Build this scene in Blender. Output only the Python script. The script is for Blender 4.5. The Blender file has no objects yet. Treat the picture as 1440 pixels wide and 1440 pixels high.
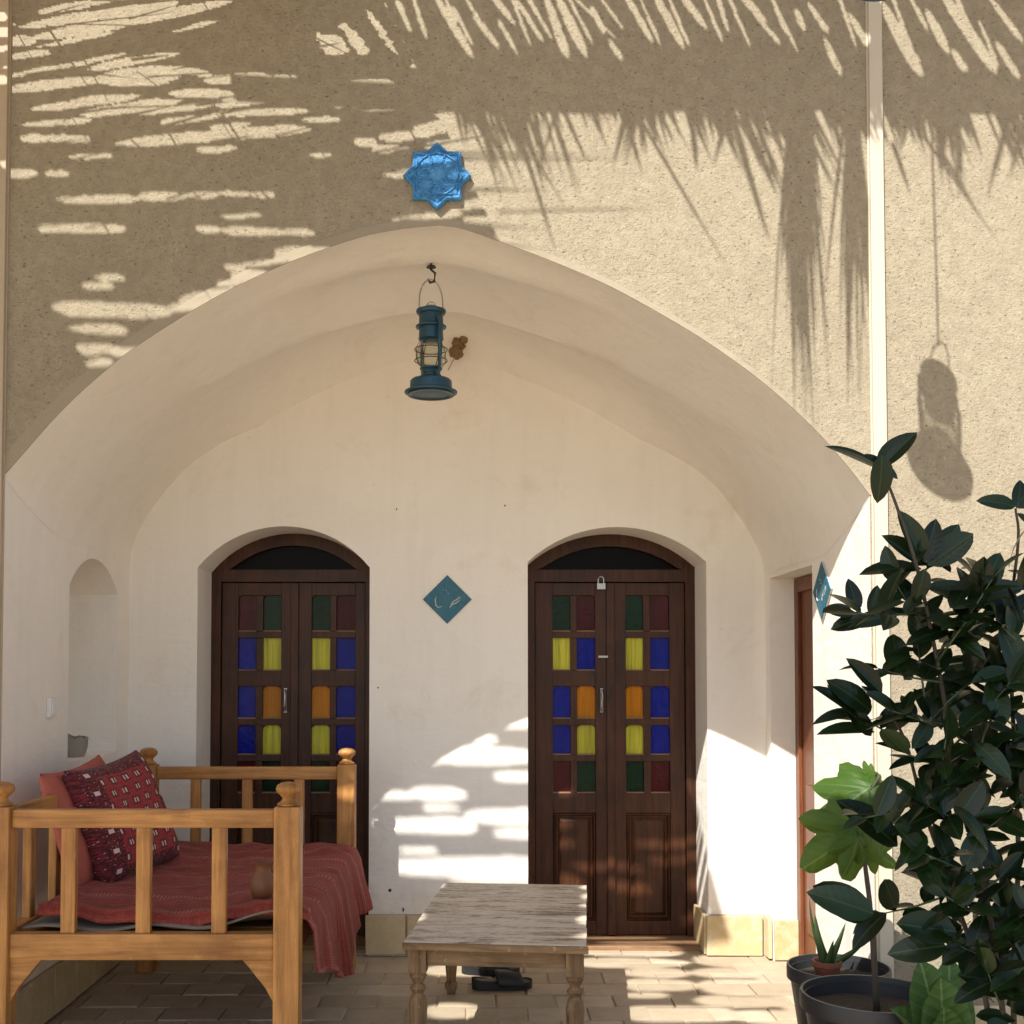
import bpy, bmesh, math, random
from mathutils import Vector, Matrix, noise
R = math.radians
rnd = random.Random(7)

# ------------------------------------------------------------------ camera, light, exposure
scn = bpy.context.scene
COL = scn.collection
FPX, VX, HY, TILT, CZ = 1600.0, 670.0, 945.0, R(2.0), 1.54      # photo focal length in px, vanishing point, tilt, eye height
PY = HY - FPX * math.tan(TILT)
cam = bpy.data.objects.new('camera', bpy.data.cameras.new('camera'))
COL.objects.link(cam)
cam.location = (0, 0, CZ)
cam.rotation_euler = (R(90) + TILT, 0, 0)
cam.data.sensor_width = 36
cam.data.lens = 36 * FPX / 1440
cam.data.shift_x = (720 - VX) / 1440
cam.data.shift_y = (PY - 720) / 1440
cam.data.clip_end = 500
cam.data.clip_start = 0.05
scn.camera = cam

SA, SK = 0.544, 1.168                                            # sun travel direction (SA, 1, -SK)
world = bpy.data.worlds.new('World'); scn.world = world
world.use_nodes = True
wn = world.node_tree
sky = wn.nodes.new('ShaderNodeTexSky'); sky.sky_type = 'NISHITA'; sky.sun_disc = False
sky.sun_elevation = math.atan(SK / math.hypot(SA, 1)); sky.sun_rotation = math.atan2(-SA, -1)
sky.dust_density = 1.5; sky.ozone_density = 1.0; sky.air_density = 1.0
bg = wn.nodes['Background']; bg.inputs['Strength'].default_value = 0.115
wn.links.new(sky.outputs['Color'], bg.inputs['Color'])
sun = bpy.data.objects.new('sun', bpy.data.lights.new('sun', 'SUN')); COL.objects.link(sun)
sun.data.energy = 5.0; sun.data.angle = R(0.42); sun.data.color = (1.0, 0.965, 0.90)
sun.rotation_euler = Vector((SA, 1, -SK)).to_track_quat('-Z', 'Y').to_euler()
sun.location = (-3, -6, 9)
vs = scn.view_settings
vs.view_transform = 'Standard'; vs.look = 'None'; vs.gamma = 1; vs.exposure = 0.82
vs.use_curve_mapping = False
scn.render.engine = 'CYCLES'
scn.cycles.max_bounces = 10; scn.cycles.diffuse_bounces = 8; scn.cycles.glossy_bounces = 4

# ------------------------------------------------------------------ pixel helpers
def ray(px, py):
    s, c = math.sin(TILT), math.cos(TILT)
    a, b = (px - VX) / FPX, (PY - py) / FPX
    return Vector((a, c - b * s, s + b * c))
def at(px, py, y=None, z=None, x=None):
    r = ray(px, py)
    t = y / r.y if y is not None else ((z - CZ) / r.z if z is not None else x / r.x)
    return Vector((0, 0, CZ)) + r * t
F, B = 4.57, 6.25                                                # facade plane, back wall plane
XL, XR = at(5, 690, y=F).x, at(1223, 697, y=F).x
DD = B + 0.33                                                    # plane of the doors
HR, HL = 5.3, 4.6                                                # heights of the pergola's outer strip and of its reed mat

# ------------------------------------------------------------------ materials
def dsl(name):
    m = bpy.data.materials.new(name); m.use_nodes = True
    nt = m.node_tree; nt.nodes.clear()
    return m, G(nt)
class G:
    def __init__(s, nt): s.nt = nt
    def n(s, t, ins=None, **kw):
        o = s.nt.nodes.new('ShaderNode' + t)
        for k, v in kw.items(): setattr(o, k, v)
        for k, v in (ins or {}).items(): s.set(o.inputs[k], v)
        return o
    def set(s, sock, v):
        if isinstance(v, bpy.types.NodeSocket): s.nt.links.new(v, sock)
        elif isinstance(v, (tuple, list)) and sock.type == 'RGBA' and len(v) == 3: sock.default_value = (*v, 1)
        else: sock.default_value = v
    def pos(s): return s.n('NewGeometry').outputs['Position']
    def obj(s): return s.n('TexCoord').outputs['Object']
    def uv(s): return s.n('TexCoord').outputs['UV']
    def rnd(s): return s.n('ObjectInfo').outputs['Random']
    def sc(s, v, k): return s.n('Mapping', {'Vector': v, 'Scale': k}).outputs[0]
    def noise(s, v, scale, detail=4, rough=.55, dist=0): return s.n('TexNoise', {'Vector': v, 'Scale': scale, 'Detail': detail, 'Roughness': rough, 'Distortion': dist}).outputs['Fac']
    def voro(s, v, scale, out='Distance', feature='F1'): return s.n('TexVoronoi', {'Vector': v, 'Scale': scale}, feature=feature).outputs[out]
    def ramp(s, f, stops):
        o = s.n('ValToRGB', {'Fac': f}); e = o.color_ramp.elements
        while len(e) < len(stops): e.new(.5)
        for q, (p, c) in zip(e, stops):
            q.position = p; q.color = (*c, 1) if isinstance(c, (tuple, list)) else (c, c, c, 1)
        return o.outputs['Color']
    def mix(s, f, a, b, mode='MIX'):
        o = s.n('Mix', data_type='RGBA', blend_type=mode)
        s.set(o.inputs[0], f); s.set(o.inputs[6], a); s.set(o.inputs[7], b)
        return o.outputs[2]
    def m(s, op, a, b=0.0, c=0.0):
        o = s.n('Math', operation=op); s.set(o.inputs[0], a); s.set(o.inputs[1], b); s.set(o.inputs[2], c)
        return o.outputs[0]
    def xyz(s, v): return s.n('SeparateXYZ', {'Vector': v}).outputs
    def bump(s, h, strength=.3, dist=.01, normal=None):
        o = s.n('Bump', {'Height': h, 'Strength': strength, 'Distance': dist})
        if normal: s.set(o.inputs['Normal'], normal)
        return o.outputs[0]
    def out(s, color, rough=.7, normal=None, **kw):
        p = s.n('BsdfPrincipled', {'Base Color': color, 'Roughness': rough})
        if normal: s.set(p.inputs['Normal'], normal)
        for k, v in kw.items(): s.set(p.inputs[k.replace('_', ' ')], v)
        o = s.n('OutputMaterial'); s.nt.links.new(p.outputs[0], o.inputs['Surface'])
        return p
M = {}
def mat_plain(name, c, rough=.6, var=.12, scale=12, bump=.0, **kw):
    m, g = dsl(name); p = g.obj()
    n = g.noise(p, scale, 5)
    col = g.mix(n, tuple(x * (1 - var) for x in c), tuple(min(1, x * (1 + var)) for x in c))
    g.out(col, rough, g.bump(g.noise(p, scale * 6, 3), bump, .004) if bump else None, **kw); M[name] = m
def mat_wood(name, dark, light, axis, rough=.42, scale=1.0, wear=0.0):
    m, g = dsl(name); p = g.pos()
    st = [38 * scale] * 3; st[axis] = 2.2 * scale
    v = g.sc(p, tuple(st))
    n = g.noise(v, 1.0, 6, .6, .6); n2 = g.noise(p, 5, 3)
    f = g.m('ADD', g.m('MULTIPLY', n, .75), g.m('MULTIPLY', n2, .25))
    col = g.ramp(f, [(.32, dark), (.62, light)])
    kn = g.ramp(g.voro(g.sc(p, tuple(1.0 if i_ == axis else 3.0 for i_ in range(3))), 3.2), [(.03, .75), (.10, 0)])
    col = g.mix(kn, col, tuple(x * .45 for x in dark))
    gr = g.ramp(g.noise(p, 3.3, 6, .7, .5), [(.48, 0), (.70, .5)])
    col = g.mix(gr, col, tuple(x * .75 for x in dark))
    if wear:
        w = g.ramp(g.noise(p, 23, 6, .7), [(.60, 0), (.72, 1)])
        col = g.mix(g.m('MULTIPLY', w, wear), col, tuple(min(1, x * 1.9 + .05) for x in light))
    g.out(col, g.m('ADD', rough - .08, g.m('MULTIPLY', n, .2)), g.bump(n, .18, .004), Specular_IOR_Level=.3); M[name] = m

def stucco():
    m, g = dsl('straw_stucco'); p = g.pos()
    big = g.noise(p, 1.3, 4, .6); mid = g.noise(p, 11, 4, .6)
    base = g.mix(big, (.312, .268, .186), (.378, .332, .238))
    base = g.mix(g.m('MULTIPLY', mid, .5), base, (.29, .24, .165))
    base = g.mix(g.ramp(g.noise(p, .8, 6, .7, .6), [(.5, 0), (.7, .35)]), base, (.24, .19, .13))
    a = g.noise(g.sc(p, (1, 1, 1.9)), 58, 4, .7, .5)
    b = g.noise(g.sc(p, (1.7, 1, .8)), 110, 2, .5, 1.6)
    fleck = g.ramp(a, [(.60, 0), (.68, 1)])
    straw = g.ramp(b, [(.66, 0), (.71, 1)])
    base = g.mix(g.ramp(g.noise(p, 24, 5, .7), [(.42, .35), (.60, 0)]), base, (.22, .175, .125))
    col = g.mix(g.m('MULTIPLY', fleck, .8), base, (.13, .10, .07))
    col = g.mix(g.m('MULTIPLY', straw, .5), col, (.62, .54, .40))
    h = g.m('ADD', g.m('MULTIPLY', g.noise(p, 70, 5, .7), 1.0), g.m('MULTIPLY', g.noise(p, 9, 3), .8))
    h = g.m('SUBTRACT', h, g.m('MULTIPLY', fleck, .9))
    h = g.m('ADD', h, g.m('MULTIPLY', g.noise(p, 150, 3, .6), .35))
    g.out(col, .95, g.bump(h, .6, .012)); M['stucco'] = m
stucco()
def plaster(name, c1, c2, dirt=1.0):
    m, g = dsl(name); p = g.pos(); z = g.xyz(p)[2]
    n = g.noise(p, 2.2, 5, .6)
    st = g.noise(g.sc(p, (14, 14, 1.1)), 1.0, 4, .6)
    col = g.mix(n, c1, c2)
    col = g.mix(g.m('MULTIPLY', g.ramp(st, [(.5, 0), (.75, 1)]), .2 * dirt), col, tuple(x * .82 for x in c1))
    blot = g.ramp(g.noise(p, 2.6, 7, .72, .4), [(.56, 0), (.72, 1)])
    col = g.mix(g.m('MULTIPLY', blot, .34 * dirt), col, (.66, .54, .40))
    patch = g.ramp(g.noise(p, 1.1, 3, .5, .8), [(.50, 0), (.53, 1)])
    col = g.mix(g.m('MULTIPLY', patch, .10 * dirt), col, (.68, .64, .58))
    splash = g.m('MULTIPLY', g.ramp(z, [(.20, 1), (.62, 0)]), g.ramp(g.noise(p, 9, 6, .7), [(.42, 0), (.66, 1)]))
    col = g.mix(g.m('MULTIPLY', splash, .38 * dirt), col, (.52, .44, .34))
    wob = g.n('VectorMath', {0: p, 1: g.n('VectorMath', {0: g.n('TexNoise', {'Vector': p, 'Scale': 5.0, 'Detail': 4.0}).outputs['Color'], 'Scale': .35}, operation='SCALE').outputs[0]}, operation='ADD').outputs[0]
    crack = g.ramp(g.voro(wob, .9, feature='DISTANCE_TO_EDGE'), [(.0, 1), (.0035, 0)])
    col = g.mix(g.m('MULTIPLY', g.m('MULTIPLY', crack, g.ramp(n, [(.45, 0), (.6, 1)])), .10 * dirt), col, (.5, .43, .36))
    speck = g.ramp(g.noise(p, 34, 2), [(.765, 0), (.785, 1)])
    col = g.mix(g.m('MULTIPLY', speck, .25), col, (.35, .28, .2))
    tro = g.noise(g.sc(p, (3, 3, 9)), 1.0, 5, .6, 1.2)
    h = g.m('ADD', g.m('ADD', g.noise(p, 4, 4), g.m('MULTIPLY', tro, .5)), g.m('MULTIPLY', g.noise(p, 60, 3), .12))
    g.out(col, .82, g.bump(h, .35, .03)); M[name] = m
plaster('plaster', (.835, .79, .71), (.88, .845, .78))
plaster('trim_plaster', (.27, .225, .155), (.31, .262, .186), .3)
def paving(name, ground=False):
    m, g = dsl(name); p = g.pos()
    n = g.noise(p, 7, 5, .65); f = g.noise(p, 70, 4, .7)
    if ground:
        br = g.n('TexBrick', {'Vector': p, 'Color1': (.54, .405, .255, 1), 'Color2': (.48, .36, .225, 1), 'Mortar': (.40, .33, .25, 1), 'Scale': 1.0, 'Mortar Size': .006, 'Brick Width': .275, 'Row Height': .2})
        base = br.outputs[0]
    else:
        base = g.ramp(g.rnd(), [(0, (.36, .29, .205)), (.5, (.43, .35, .25)), (1, (.51, .43, .32))])
    col = g.mix(g.ramp(n, [(.35, 0), (.75, .6)]), base, (.28, .225, .16))
    col = g.mix(g.ramp(f, [(.55, 0), (.8, .5)]), col, (.46, .38, .28))
    g.out(col, .85, g.bump(f, .3, .004)); M[name] = m
paving('paving'); paving('ground', True)
def tile_mat():
    m, g = dsl('plinth_tile'); p = g.pos()
    base = g.ramp(g.rnd(), [(0, (.48, .36, .18)), (.5, (.56, .44, .25)), (1, (.50, .40, .22))])
    n = g.noise(p, 14, 5, .7)
    col = g.mix(g.ramp(n, [(.45, 0), (.7, .7)]), base, (.63, .56, .42))
    g.out(col, .7, g.bump(n, .25, .006)); M['tile'] = m
tile_mat()
mat_plain('grout', (.45, .39, .3), .9)
for i, ax in enumerate('xyz'):
    mat_wood('bed_' + ax, (.20, .080, .021), (.54, .262, .078), i, .40, 1.0, .12)
    mat_wood('door_' + ax, (.021, .0068, .0024), (.080, .027, .010), i, .42, 1.0, .07)
    mat_wood('table_' + ax, (.10, .056, .026), (.29, .185, .095), i, .7, 1.0, .95)
mat_wood('threshold', (.16, .085, .045), (.30, .18, .10), 0, .55)
mat_wood('side_door', (.10, .032, .014), (.20, .07, .03), 2, .4)
def table_top():
    m, g = dsl('table_top'); p = g.obj()
    n = g.noise(g.sc(p, (2.2, 30, 8)), 1.0, 7, .65, .8); f = g.noise(p, 26, 6, .75)
    n2 = g.noise(g.n('VectorMath', {0: g.sc(p, (2.4, 16, 1)), 1: g.n('CombineXYZ', {'Z': g.m('MULTIPLY', g.rnd(), 37.0)}).outputs[0]}, operation='ADD').outputs[0], 1.0, 5, .65, .7)
    base = g.mix(g.ramp(n, [(.35, 0), (.65, 1)]), (.185, .128, .085), (.31, .235, .165))
    paint = g.ramp(g.m('ADD', g.m('MULTIPLY', n2, .65), g.m('MULTIPLY', f, .35)), [(.41, 0), (.53, 1)])
    col = g.mix(g.m('MULTIPLY', paint, .85), base, (.66, .585, .475))
    chip = g.ramp(g.noise(p, 50, 4, .7), [(.66, 0), (.70, 1)])
    col = g.mix(g.m('MULTIPLY', chip, .6), col, (.66, .56, .42))
    g.out(col, .6, g.bump(n, .4, .006)); M['table_top'] = m
table_top()
def cloth(name, a, b, c, freq):
    m, g = dsl(name); uv = g.uv(); u = g.xyz(uv)
    s = g.m('SINE', g.m('MULTIPLY', u[1], freq)); w = g.m('SINE', g.m('MULTIPLY', u[0], freq * 1.6))
    n = g.noise(uv, 30, 5, .65); tn = g.noise(g.sc(uv, (60, 420, 1)), 1.0, 3, .7)
    band = g.m('SINE', g.m('MULTIPLY', u[1], freq * .11)); band2 = g.m('SINE', g.m('MULTIPLY', u[1], freq * .061))
    col = g.mix(g.m('MULTIPLY_ADD', s, .35, .5), a, b)
    col = g.mix(g.ramp(tn, [(.40, .65), (.62, 0)]), col, tuple(x * .45 for x in a))
    col = g.mix(g.m('MULTIPLY', g.ramp(band, [(.86, 0), (.93, 1)]), g.m('MULTIPLY', g.m('GREATER_THAN', w, .1), .45)), col, c)
    col = g.mix(g.ramp(band2, [(.7, 0), (.9, .35)]), col, tuple(x * .5 for x in a))
    col = g.mix(g.ramp(n, [(.4, .45), (.7, 0)]), col, tuple(x * .6 for x in a))
    h = g.m('ADD', g.m('ADD', g.m('MULTIPLY', s, .5), g.m('MULTIPLY', w, .25)), g.m('MULTIPLY', g.noise(uv, 14, 5, .7), 3.0))
    g.out(col, .94, g.bump(h, .4, .006), Sheen_Weight=.03); M[name] = m
cloth('bed_cloth', (.27, .036, .025), (.45, .094, .060), (.56, .34, .25), 420)
def hem():
    m, g = dsl('hem'); u = g.xyz(g.uv())
    s = g.m('SINE', g.m('MULTIPLY', u[1], 500)); s2 = g.m('SINE', g.m('MULTIPLY', u[0], 90))
    col = g.mix(g.ramp(g.m('MULTIPLY', s, s2), [(.45, 0), (.6, 1)]), (.30, .03, .035), (.55, .42, .34))
    g.out(col, .9); M['hem'] = m
hem()
mat_plain('felt', (.19, .16, .125), .95, .15, 20, .3)
mat_plain('coral', (.40, .10, .068), .92, .25, 14, .5)
def kilim():
    m, g = dsl('kilim'); u = g.xyz(g.uv()); n = g.noise(g.uv(), 55, 3, .7)
    row = g.m('FLOOR', g.m('MULTIPLY', u[1], 9.0))
    off = g.m('MULTIPLY', g.m('MODULO', row, 2.0), .5)
    fu = g.m('FRACT', g.m('ADD', g.m('MULTIPLY', u[0], 6.0), off)); fv = g.m('FRACT', g.m('MULTIPLY', u[1], 9.0))
    du = g.m('ABSOLUTE', g.m('SUBTRACT', fu, .5)); dv = g.m('ABSOLUTE', g.m('SUBTRACT', fv, .5))
    bar = g.m('MULTIPLY', g.m('MULTIPLY', g.m('LESS_THAN', g.m('ABSOLUTE', g.m('SUBTRACT', du, .10)), .045), g.m('LESS_THAN', dv, .19)), 1.0)
    ring = g.m('MULTIPLY', g.m('LESS_THAN', du, .27), g.m('LESS_THAN', dv, .36))
    base = g.mix(g.ramp(n, [(.4, 0), (.65, 1)]), (.20, .013, .018), (.42, .040, .044))
    base = g.mix(g.m('MULTIPLY', ring, .6), base, (.05, .008, .012))
    base = g.mix(g.ramp(g.noise(g.uv(), 90, 2, .6), [(.66, 0), (.70, .7)]), base, (.50, .28, .24))
    eu = g.m('SUBTRACT', .5, g.m('ABSOLUTE', g.m('SUBTRACT', u[0], .5))); ev = g.m('SUBTRACT', .5, g.m('ABSOLUTE', g.m('SUBTRACT', u[1], .5)))
    inner = g.m('MULTIPLY', g.m('GREATER_THAN', eu, .17), g.m('GREATER_THAN', ev, .11))
    col = g.mix(g.m('MULTIPLY', bar, inner), base, (.62, .52, .46))
    band = g.m('SUBTRACT', 1.0, inner)
    st = g.noise(g.sc(g.uv(), (30, 60, 1)), 1.0, 3, .7)
    bcol = g.mix(g.ramp(st, [(.45, 0), (.62, 1)]), (.045, .006, .009), (.24, .02, .026))
    sp = g.voro(g.uv(), 42); bcol = g.mix(g.ramp(sp, [(.13, .8), (.2, 0)]), bcol, (.55, .38, .34))
    col = g.mix(band, col, bcol)
    vo = g.m('MULTIPLY', g.m('LESS_THAN', g.m('ABSOLUTE', g.m('SUBTRACT', eu, .10)), .022), g.m('LESS_THAN', g.m('ABSOLUTE', g.m('SUBTRACT', g.m('FRACT', g.m('MULTIPLY', u[1], 6.0)), .5)), .11))
    col = g.mix(vo, col, (.66, .50, .48))
    g.out(col, .9, g.bump(n, .3, .004), Sheen_Weight=.04); M['kilim'] = m
kilim()
mat_plain('clay', (.20, .085, .035), .5, .25, 20, .2)
mat_plain('terracotta', (.22, .07, .035), .75, .15, 20)
mat_plain('grey_stone', (.30, .27, .23), .9, .2, 14, .4)
mat_plain('black_rubber', (.014, .014, .016), .55, .2, 20, .1)
mat_plain('black_plastic', (.022, .023, .024), .42, .25, 9)
mat_plain('soil', (.045, .032, .022), .95, .5, 60, .8)
mat_plain('white_plastic', (.80, .79, .76), .4, .03)
mat_plain('white_paint', (.50, .45, .35), .6, .06, 6)
mat_plain('beige_pipe', (.42, .34, .24), .7, .12, 6)
mat_plain('steel', (.36, .35, .33), .3, .1, 30, Metallic=.9)
mat_plain('dark_wire', (.05, .045, .04), .5, .2, Metallic=.6)
mat_plain('lantern_paint', (.013, .055, .085), .36, .3, 14, .05, Metallic=.2)
mat_plain('mud', (.20, .13, .06), .95, .3, 30, .6)
mat_plain('hole', (.03, .025, .02), .9)
mat_plain('palm_straw', (.30, .23, .13), .9, .3, 12)
mat_plain('pole_wood', (.20, .14, .09), .85, .25, 8, .4)
mat_plain('string', (.4, .35, .27), .9)
mat_plain('bark', (.06, .047, .033), .85, .25, 30, .5)
mat_plain('green_stem', (.05, .075, .03), .6, .2, 20)
def glaze(name, a, b, hi, scale, bs):
    m, g = dsl(name); p = g.obj()
    v = g.voro(g.sc(p, (1, 1, 1)), scale, feature='SMOOTH_F1'); n = g.noise(p, scale * .6, 4, .6, 1.5)
    w = g.m('SINE', g.m('MULTIPLY', n, 42.0))
    col = g.mix(g.ramp(w, [(.2, 0), (.8, 1)]), a, b)
    col = g.mix(g.ramp(g.noise(p, 9, 4), [(.5, 0), (.7, .6)]), col, hi)
    g.out(col, .5, g.bump(g.m('ADD', w, v), bs, .003), Specular_IOR_Level=.35); M[name] = m
glaze('star_glaze', (.030, .17, .44), (.085, .33, .64), (.13, .40, .70), 44, .5)
glaze('teal_glaze', (.030, .125, .185), (.040, .155, .22), (.06, .18, .24), 20, .1)
mat_plain('tile_body', (.48, .45, .40), .8)
mat_plain('pale_glaze', (.42, .46, .46), .4)
def glass_pane(name, c, v=.35, e=0):
    m, g = dsl(name); p = g.pos()
    n = g.noise(g.sc(p, (48, 1, 2.5)), 1.0, 3, .5, .8)           # curtain folds behind the glass
    k = g.noise(p, 16, 4, .6, .5); d = g.noise(p, 60, 4, .7)
    ob = g.rnd()
    col = g.mix(g.ramp(n, [(.3, 0), (.7, 1)]), tuple(x * (1 - v) for x in c), tuple(min(1, x * (1 + v)) for x in c))
    col = g.mix(g.m('MULTIPLY', ob, .35), col, tuple(x * .6 for x in c))
    col = g.mix(g.ramp(d, [(.55, 0), (.8, .05)]), col, (.30, .26, .2))
    g.out(col, g.m('ADD', .05, g.m('MULTIPLY', d, .2)), g.bump(k, .25, .01), Specular_IOR_Level=.14); M[name] = m
for nme, c, v in (('red', (.060, .006, .009), .2), ('green', (.004, .026, .012), .2), ('blue', (.004, .012, .24), .15), ('yellow', (.50, .48, .05), .35), ('orange', (.46, .17, .010), .2)):
    glass_pane('glass_' + nme, c, v)
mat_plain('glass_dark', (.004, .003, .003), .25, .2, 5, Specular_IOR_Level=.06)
def clear_glass():
    m, g = dsl('lamp_glass')
    a = g.n('BsdfGlass', {'Color': (.86, .88, .84, 1), 'Roughness': .05, 'IOR': 1.12}); t = g.n('BsdfTransparent', {'Color': (.93, .94, .92, 1)})
    x = g.n('MixShader', {0: .2, 1: t.outputs[0], 2: a.outputs[0]}); o = g.n('OutputMaterial'); g.nt.links.new(x.outputs[0], o.inputs[0])
    M['lamp_glass'] = m
clear_glass()
def leaf_mat(name, a, b, rib, rough, trans, scale=16, vein_k=.25):
    m, g = dsl(name); p = g.obj(); x = g.xyz(p)
    n = g.noise(p, scale * .25, 3); r = g.rnd()
    col = g.mix(r, a, b)
    col = g.mix(g.m('MULTIPLY', n, .4), col, tuple(q * .6 for q in a))
    mid = g.m('LESS_THAN', g.m('ABSOLUTE', x[0]), .012)
    vein = g.m('SINE', g.m('MULTIPLY', g.m('SUBTRACT', x[1], g.m('MULTIPLY', g.m('ABSOLUTE', x[0]), .8)), 46.0))
    col = g.mix(g.m('MULTIPLY', mid, .7), col, rib)
    col = g.mix(g.ramp(vein, [(.86, 0), (1, vein_k)]), col, rib)
    nm = g.bump(vein, vein_k, .01)
    pr = g.out(col, rough, nm, Specular_IOR_Level=.32)
    t = g.n('BsdfTranslucent', {'Color': g.mix(.5, col, rib)})
    mx = g.n('MixShader', {0: trans, 1: pr.outputs[0], 2: t.outputs[0]})
    out = [q for q in g.nt.nodes if q.type == 'OUTPUT_MATERIAL'][0]; g.nt.links.new(mx.outputs[0], out.inputs[0]); M[name] = m
leaf_mat('citrus_leaf', (.0045, .012, .004), (.016, .038, .010), (.036, .07, .02), .30, .08, 16, .03)
leaf_mat('fig_leaf', (.045, .105, .014), (.095, .18, .022), (.17, .26, .07), .48, .35, 16, .15)
leaf_mat('broad_leaf', (.05, .13, .028), (.08, .17, .04), (.20, .30, .13), .5, .25)
leaf_mat('aloe_leaf', (.035, .075, .025), (.06, .10, .035), (.07, .12, .04), .45, .05)

# ------------------------------------------------------------------ mesh building
class MB:
    def __init__(s): s.v, s.f, s.uv = [], [], {}
    def add(s, verts, faces, uvs=None):
        k = len(s.v); s.v += [tuple(p) for p in verts]
        if uvs:
            for i, q in enumerate(uvs): s.uv[k + i] = q
        s.f += [tuple(i + k for i in f) for f in faces]; return s
    def box(s, x0, x1, y0, y1, z0, z1):
        if x0 > x1: x0, x1 = x1, x0
        if y0 > y1: y0, y1 = y1, y0
        if z0 > z1: z0, z1 = z1, z0
        return s.add([(x, y, z) for z in (z0, z1) for y in (y0, y1) for x in (x0, x1)], [(0, 2, 3, 1), (4, 5, 7, 6), (0, 1, 5, 4), (2, 6, 7, 3), (0, 4, 6, 2), (1, 3, 7, 5)])
    def prism(s, pts, fn, d0, d1):                               # closed outline pts in a plane; fn(a, b, d) -> xyz
        n = len(pts)
        return s.add([fn(a, b, d0) for a, b in pts] + [fn(a, b, d1) for a, b in pts],
                     [tuple(range(n))[::-1], tuple(range(n, 2 * n))] + [(i, (i + 1) % n, n + (i + 1) % n, n + i) for i in range(n)])
    def lathe(s, prof, c, n=24, cap=True):
        vs_, fs = [], []
        for r, z in prof:
            vs_ += [(c[0] + r * math.cos(2 * math.pi * i / n), c[1] + r * math.sin(2 * math.pi * i / n), c[2] + z) for i in range(n)]
        for j in range(len(prof) - 1):
            fs += [(j * n + i, j * n + (i + 1) % n, (j + 1) * n + (i + 1) % n, (j + 1) * n + i) for i in range(n)]
        if cap: fs += [tuple(range(n))[::-1], tuple(range((len(prof) - 1) * n, len(prof) * n))]
        return s.add(vs_, fs)
    def tube(s, path, rad, n=8):
        path = [Vector(p) for p in path]; k = len(path)
        rad = rad if isinstance(rad, (list, tuple)) else [rad] * k
        vs_, fs = [], []; up = Vector((.13, .21, .97)).normalized()
        for i, p in enumerate(path):
            d = (path[min(i + 1, k - 1)] - path[max(i - 1, 0)]).normalized()
            if abs(d.dot(up)) > .95: a = d.cross(Vector((1, 0, 0))).normalized()
            else: a = d.cross(up).normalized()
            b = d.cross(a)
            vs_ += [p + (a * math.cos(2 * math.pi * j / n) + b * math.sin(2 * math.pi * j / n)) * rad[i] for j in range(n)]
        for i in range(k - 1):
            fs += [(i * n + j, i * n + (j + 1) % n, (i + 1) * n + (j + 1) % n, (i + 1) * n + j) for j in range(n)]
        fs += [tuple(range(n))[::-1], tuple(range((k - 1) * n, k * n))]
        return s.add(vs_, fs)
    def grid(s, fn, nu, nv, wrap=False):
        vs_ = [fn(i / nu, j / nv) for j in range(nv + 1) for i in range(nu + 1)]
        uv = [(i / nu, j / nv) for j in range(nv + 1) for i in range(nu + 1)]
        w = nu + 1
        return s.add(vs_, [(j * w + i, j * w + i + 1, (j + 1) * w + i + 1, (j + 1) * w + i) for j in range(nv) for i in range(nu)], uv)
    def mesh(s, name, mat, origin=(0, 0, 0), smooth=False, bevel=0, weld=False, recalc=True):
        me = bpy.data.meshes.new(name)
        o = Vector(origin)
        me.from_pydata([Vector(p) - o for p in s.v], [], s.f)
        if s.uv:
            l = me.uv_layers.new(name='UVMap')
            for lp in me.loops: l.data[lp.index].uv = s.uv.get(lp.vertex_index, (0, 0))
        bm = bmesh.new(); bm.from_mesh(me)
        if weld: bmesh.ops.remove_doubles(bm, verts=bm.verts, dist=1e-5)
        if recalc: bmesh.ops.recalc_face_normals(bm, faces=bm.faces)
        if bevel:
            es = [e for e in bm.edges if len(e.link_faces) == 2 and e.calc_face_angle(0) > .6]
            bmesh.ops.bevel(bm, geom=es, offset=bevel, segments=2, affect='EDGES', profile=.6)
        bm.to_mesh(me); bm.free()
        if mat: me.materials.append(M[mat])
        if smooth:
            for p in me.polygons: p.use_smooth = True
            if smooth != True: me.set_sharp_from_angle(angle=R(smooth))
        return me
    def build(s, name, mat, parent=None, **kw):
        o = Vector(parent['_o']) if parent is not None and '_o' in parent else Vector((0, 0, 0))
        ob = bpy.data.objects.new(name, s.mesh(name, mat, o, **kw)); COL.objects.link(ob)
        ob['_o'] = list(o)
        if parent is not None: ob.parent = parent
        return ob
def thing(name, label, cat, loc=(0, 0, 0), group=None):
    o = bpy.data.objects.new(name, None); COL.objects.link(o); o.location = loc; o.empty_display_size = .1
    o['_o'] = list(loc); o['label'] = label; o['category'] = cat
    if group: o['group'] = group
    return o
def inst(name, me, parent, loc, rot=None):                       # another object on shared mesh data; loc in world space
    ob = bpy.data.objects.new(name, me); COL.objects.link(ob)
    o = Vector(parent['_o']) if '_o' in parent else Vector((0, 0, 0))
    ob.parent = parent
    if rot is None: ob.location = Vector(loc) - o
    else: ob.matrix_local = Matrix.Translation(Vector(loc) - o) @ rot
    return ob
def struct(o): o['kind'] = 'structure'; return o

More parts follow.
